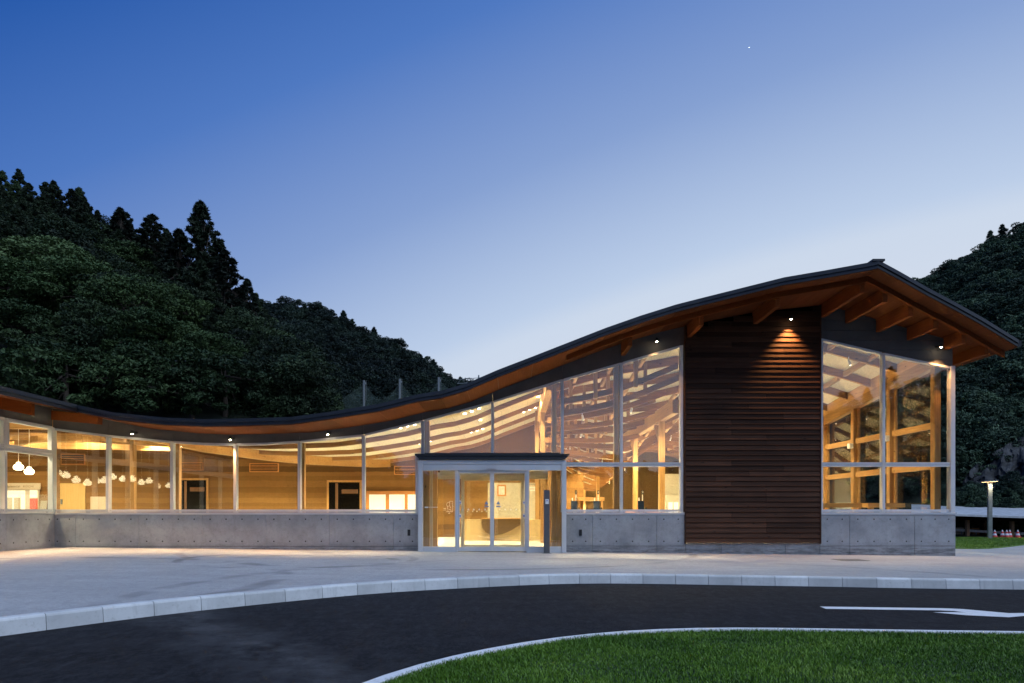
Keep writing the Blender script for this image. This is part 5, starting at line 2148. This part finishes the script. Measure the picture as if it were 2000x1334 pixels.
# guard rail, cones, boxes
gr_ = empty('guard_rail')
a, b = U(1850, 1034, 86), U(2080, 1047, 86)
MB().bar(a, b, .06, .3).build('rail', M['sack'], gr_)
for k_ in range(9):
    q_ = a.lerp(b, k_ / 8)
    MB().cyl((q_.x, 86.1, LZ), (q_.x, 86.1, q_.z + .1), .05, n=6).build('post', M['steel'], gr_)
tag(gr_, 'white guard rail running behind the shelter posts', 'guard rail')
cone_l = ['red and white traffic cone right of the street lamp', 'red and white traffic cone, left of the cluster by the shelter post', 'red and white traffic cone in the middle of the cluster by the shelter post', 'white-sleeved traffic cone touching the shelter post', 'red and white traffic cone at the right edge of the picture']
for i, px in enumerate((1942.5, 1957.5, 1966, 1972, 1987.5)):
    y = 77.5 + .5 * (i % 2)
    x = U(px, 0, y).x
    e_ = empty('traffic_cone', (x, y, LZ))
    MB().box(-.24, .24, -.24, .24, 0, .05).build('base', M['red'], e_)
    m = MB()
    zz_ = [0.05, .22, .40, .58, .74]
    for k_ in range(4):
        r0, r1 = .22 - .19 * (zz_[k_] - .05) / .7, .22 - .19 * (zz_[k_ + 1] - .05) / .7
        m.cyl((0, 0, zz_[k_]), (0, 0, zz_[k_ + 1]), r0, r1, 12, m=k_ % 2, cap=k_ == 3)
    m.build('cone', [M['red'], M['sack']], e_)
    e_.scale = (1.25, 1.25, 1.15)
    tag(e_, cone_l[i], 'traffic cone', 'traffic cones by the shelter')
for i, (p0, p1, t0, t1, mt, lab) in enumerate(((1862, 1877, 1030, 1041, 'signboard', 'pale stacked crate under the shelter beside the building corner'), (1894, 1908, 1031, 1040, 'orange', 'orange-brown crate under the shelter left of the street lamp'))):
    a, b = U(p0, t1, 88), U(p1, t0, 88)
    e_ = empty('crate', (a.x, 88, LZ))
    w_ = b.x - a.x
    h_ = b.z - LZ
    for k_ in range(4):
        MB().box(0, w_, -.5, .5, h_ * k_ / 4 + .02, h_ * (k_ + 1) / 4 - .02).build('board', M[mt], e_)
    MB().box(.03, w_ - .03, -.46, .46, .01, h_ - .04).build('inner_box', M['dark'], e_)
    tag(e_, lab, 'crate')
# gravel heap
rg = random.Random(5)
m = MB()
hv, hf = [], []
cxh, cyh = U(2000, 0, 92).x, 92
for i in range(13):
    for j in range(9):
        u_, v_ = (i / 12 - .5) * 2, (j / 8 - .5) * 2
        hh = max(0, 1 - (u_ * u_ + v_ * v_)) * 2.5 + rg.uniform(0, .12)
        hv.append((cxh + u_ * 5, cyh + v_ * 3, LZ - .05 + hh))
for i in range(12):
    for j in range(8):
        hf.append((i * 9 + j, i * 9 + j + 1, (i + 1) * 9 + j + 1, (i + 1) * 9 + j))
tag(m.add(hv, [tuple(reversed(f_)) for f_ in hf]).build('gravel_heap', M['rock']), 'heap of grey gravel behind the shelter at the right edge', 'gravel heap', kind='thing')
# hedge band and cliff behind the shelter
rgn = np.random.default_rng(14)
VV = []
for k_ in range(64):
    px = 1770 + 330 * rgn.uniform()
    y = 97 + 9 * rgn.uniform()
    c, r = broad_lobes(rgn, 1.7, 2.2, 8)
    V = leaf_cloud(rgn, c, r, 60, .34, .8, .4)
    VV.append(V + np.array([(px - 1000) * y / F, y, -1.2 + rgn.uniform(-.5, 1.7)], np.float32))
V = np.concatenate(VV)
tag(link(bpy.data.objects.new('undergrowth', raw_mesh('undergrowth', V, quads(len(V)), M['shrub'], True))), 'band of fresh green undergrowth behind the shelter roof', 'undergrowth', kind='stuff')
# dark shrubs under the rock
def atS(px, t_):
    y = 90.5 + 3.0 * t_
    return Vector(((px - 1000) * y / F, y, -1.6 + 4.6 * t_ + .9 * math.sin(px * .09)))


forest('shrubbery', 'dark shrubs covering the foot of the rock face', atS, (1840, 2120), 130, 2.4, 'side', 41, (.0, 1.0), .0)
# rock face
rv, rf = [], []
NX, NZ = 44, 26
rr = random.Random(9)
from mathutils import noise as mn
for i in range(NX):
    for j in range(NZ):
        s_, t_ = i / (NX - 1), j / (NZ - 1)
        px = 1880 + 190 * s_
        top = 928 - 82 * min(1, s_ * 1.7) ** .9
        low = 1022
        y = 95.5 + 7 * t_ + 2.2 * mn.fractal(Vector((s_ * 7, t_ * 4, 1.3)), 1, 2, 5)
        z = EYE + (1000 - (low + (top - low) * t_)) * 99 / F + .5 * mn.noise(Vector((s_ * 11, t_ * 9, 4)))
        rv.append(((px - 1000) * y / F, y, z))
for i in range(NX - 1):
    for j in range(NZ - 1):
        rf.append((i * NZ + j, (i + 1) * NZ + j, (i + 1) * NZ + j + 1, i * NZ + j + 1))
tag(MB().add(rv, rf).build('rock_face', M['rock']), 'bare grey rock face on the right-hand hillside', 'rock face')

# evening star
st_ = U(1463, 93, 4000)
MB().lathe([(.001, 1.5), (1.05, 1.05), (1.5, 0), (1.05, -1.05), (.001, -1.5)], st_, 8).build('evening_star', emit('star_light', (1, .95, .85), 6.0))
tag(bpy.data.objects['evening_star'], 'tiny bright evening star high above the ridge of the roof', 'star')
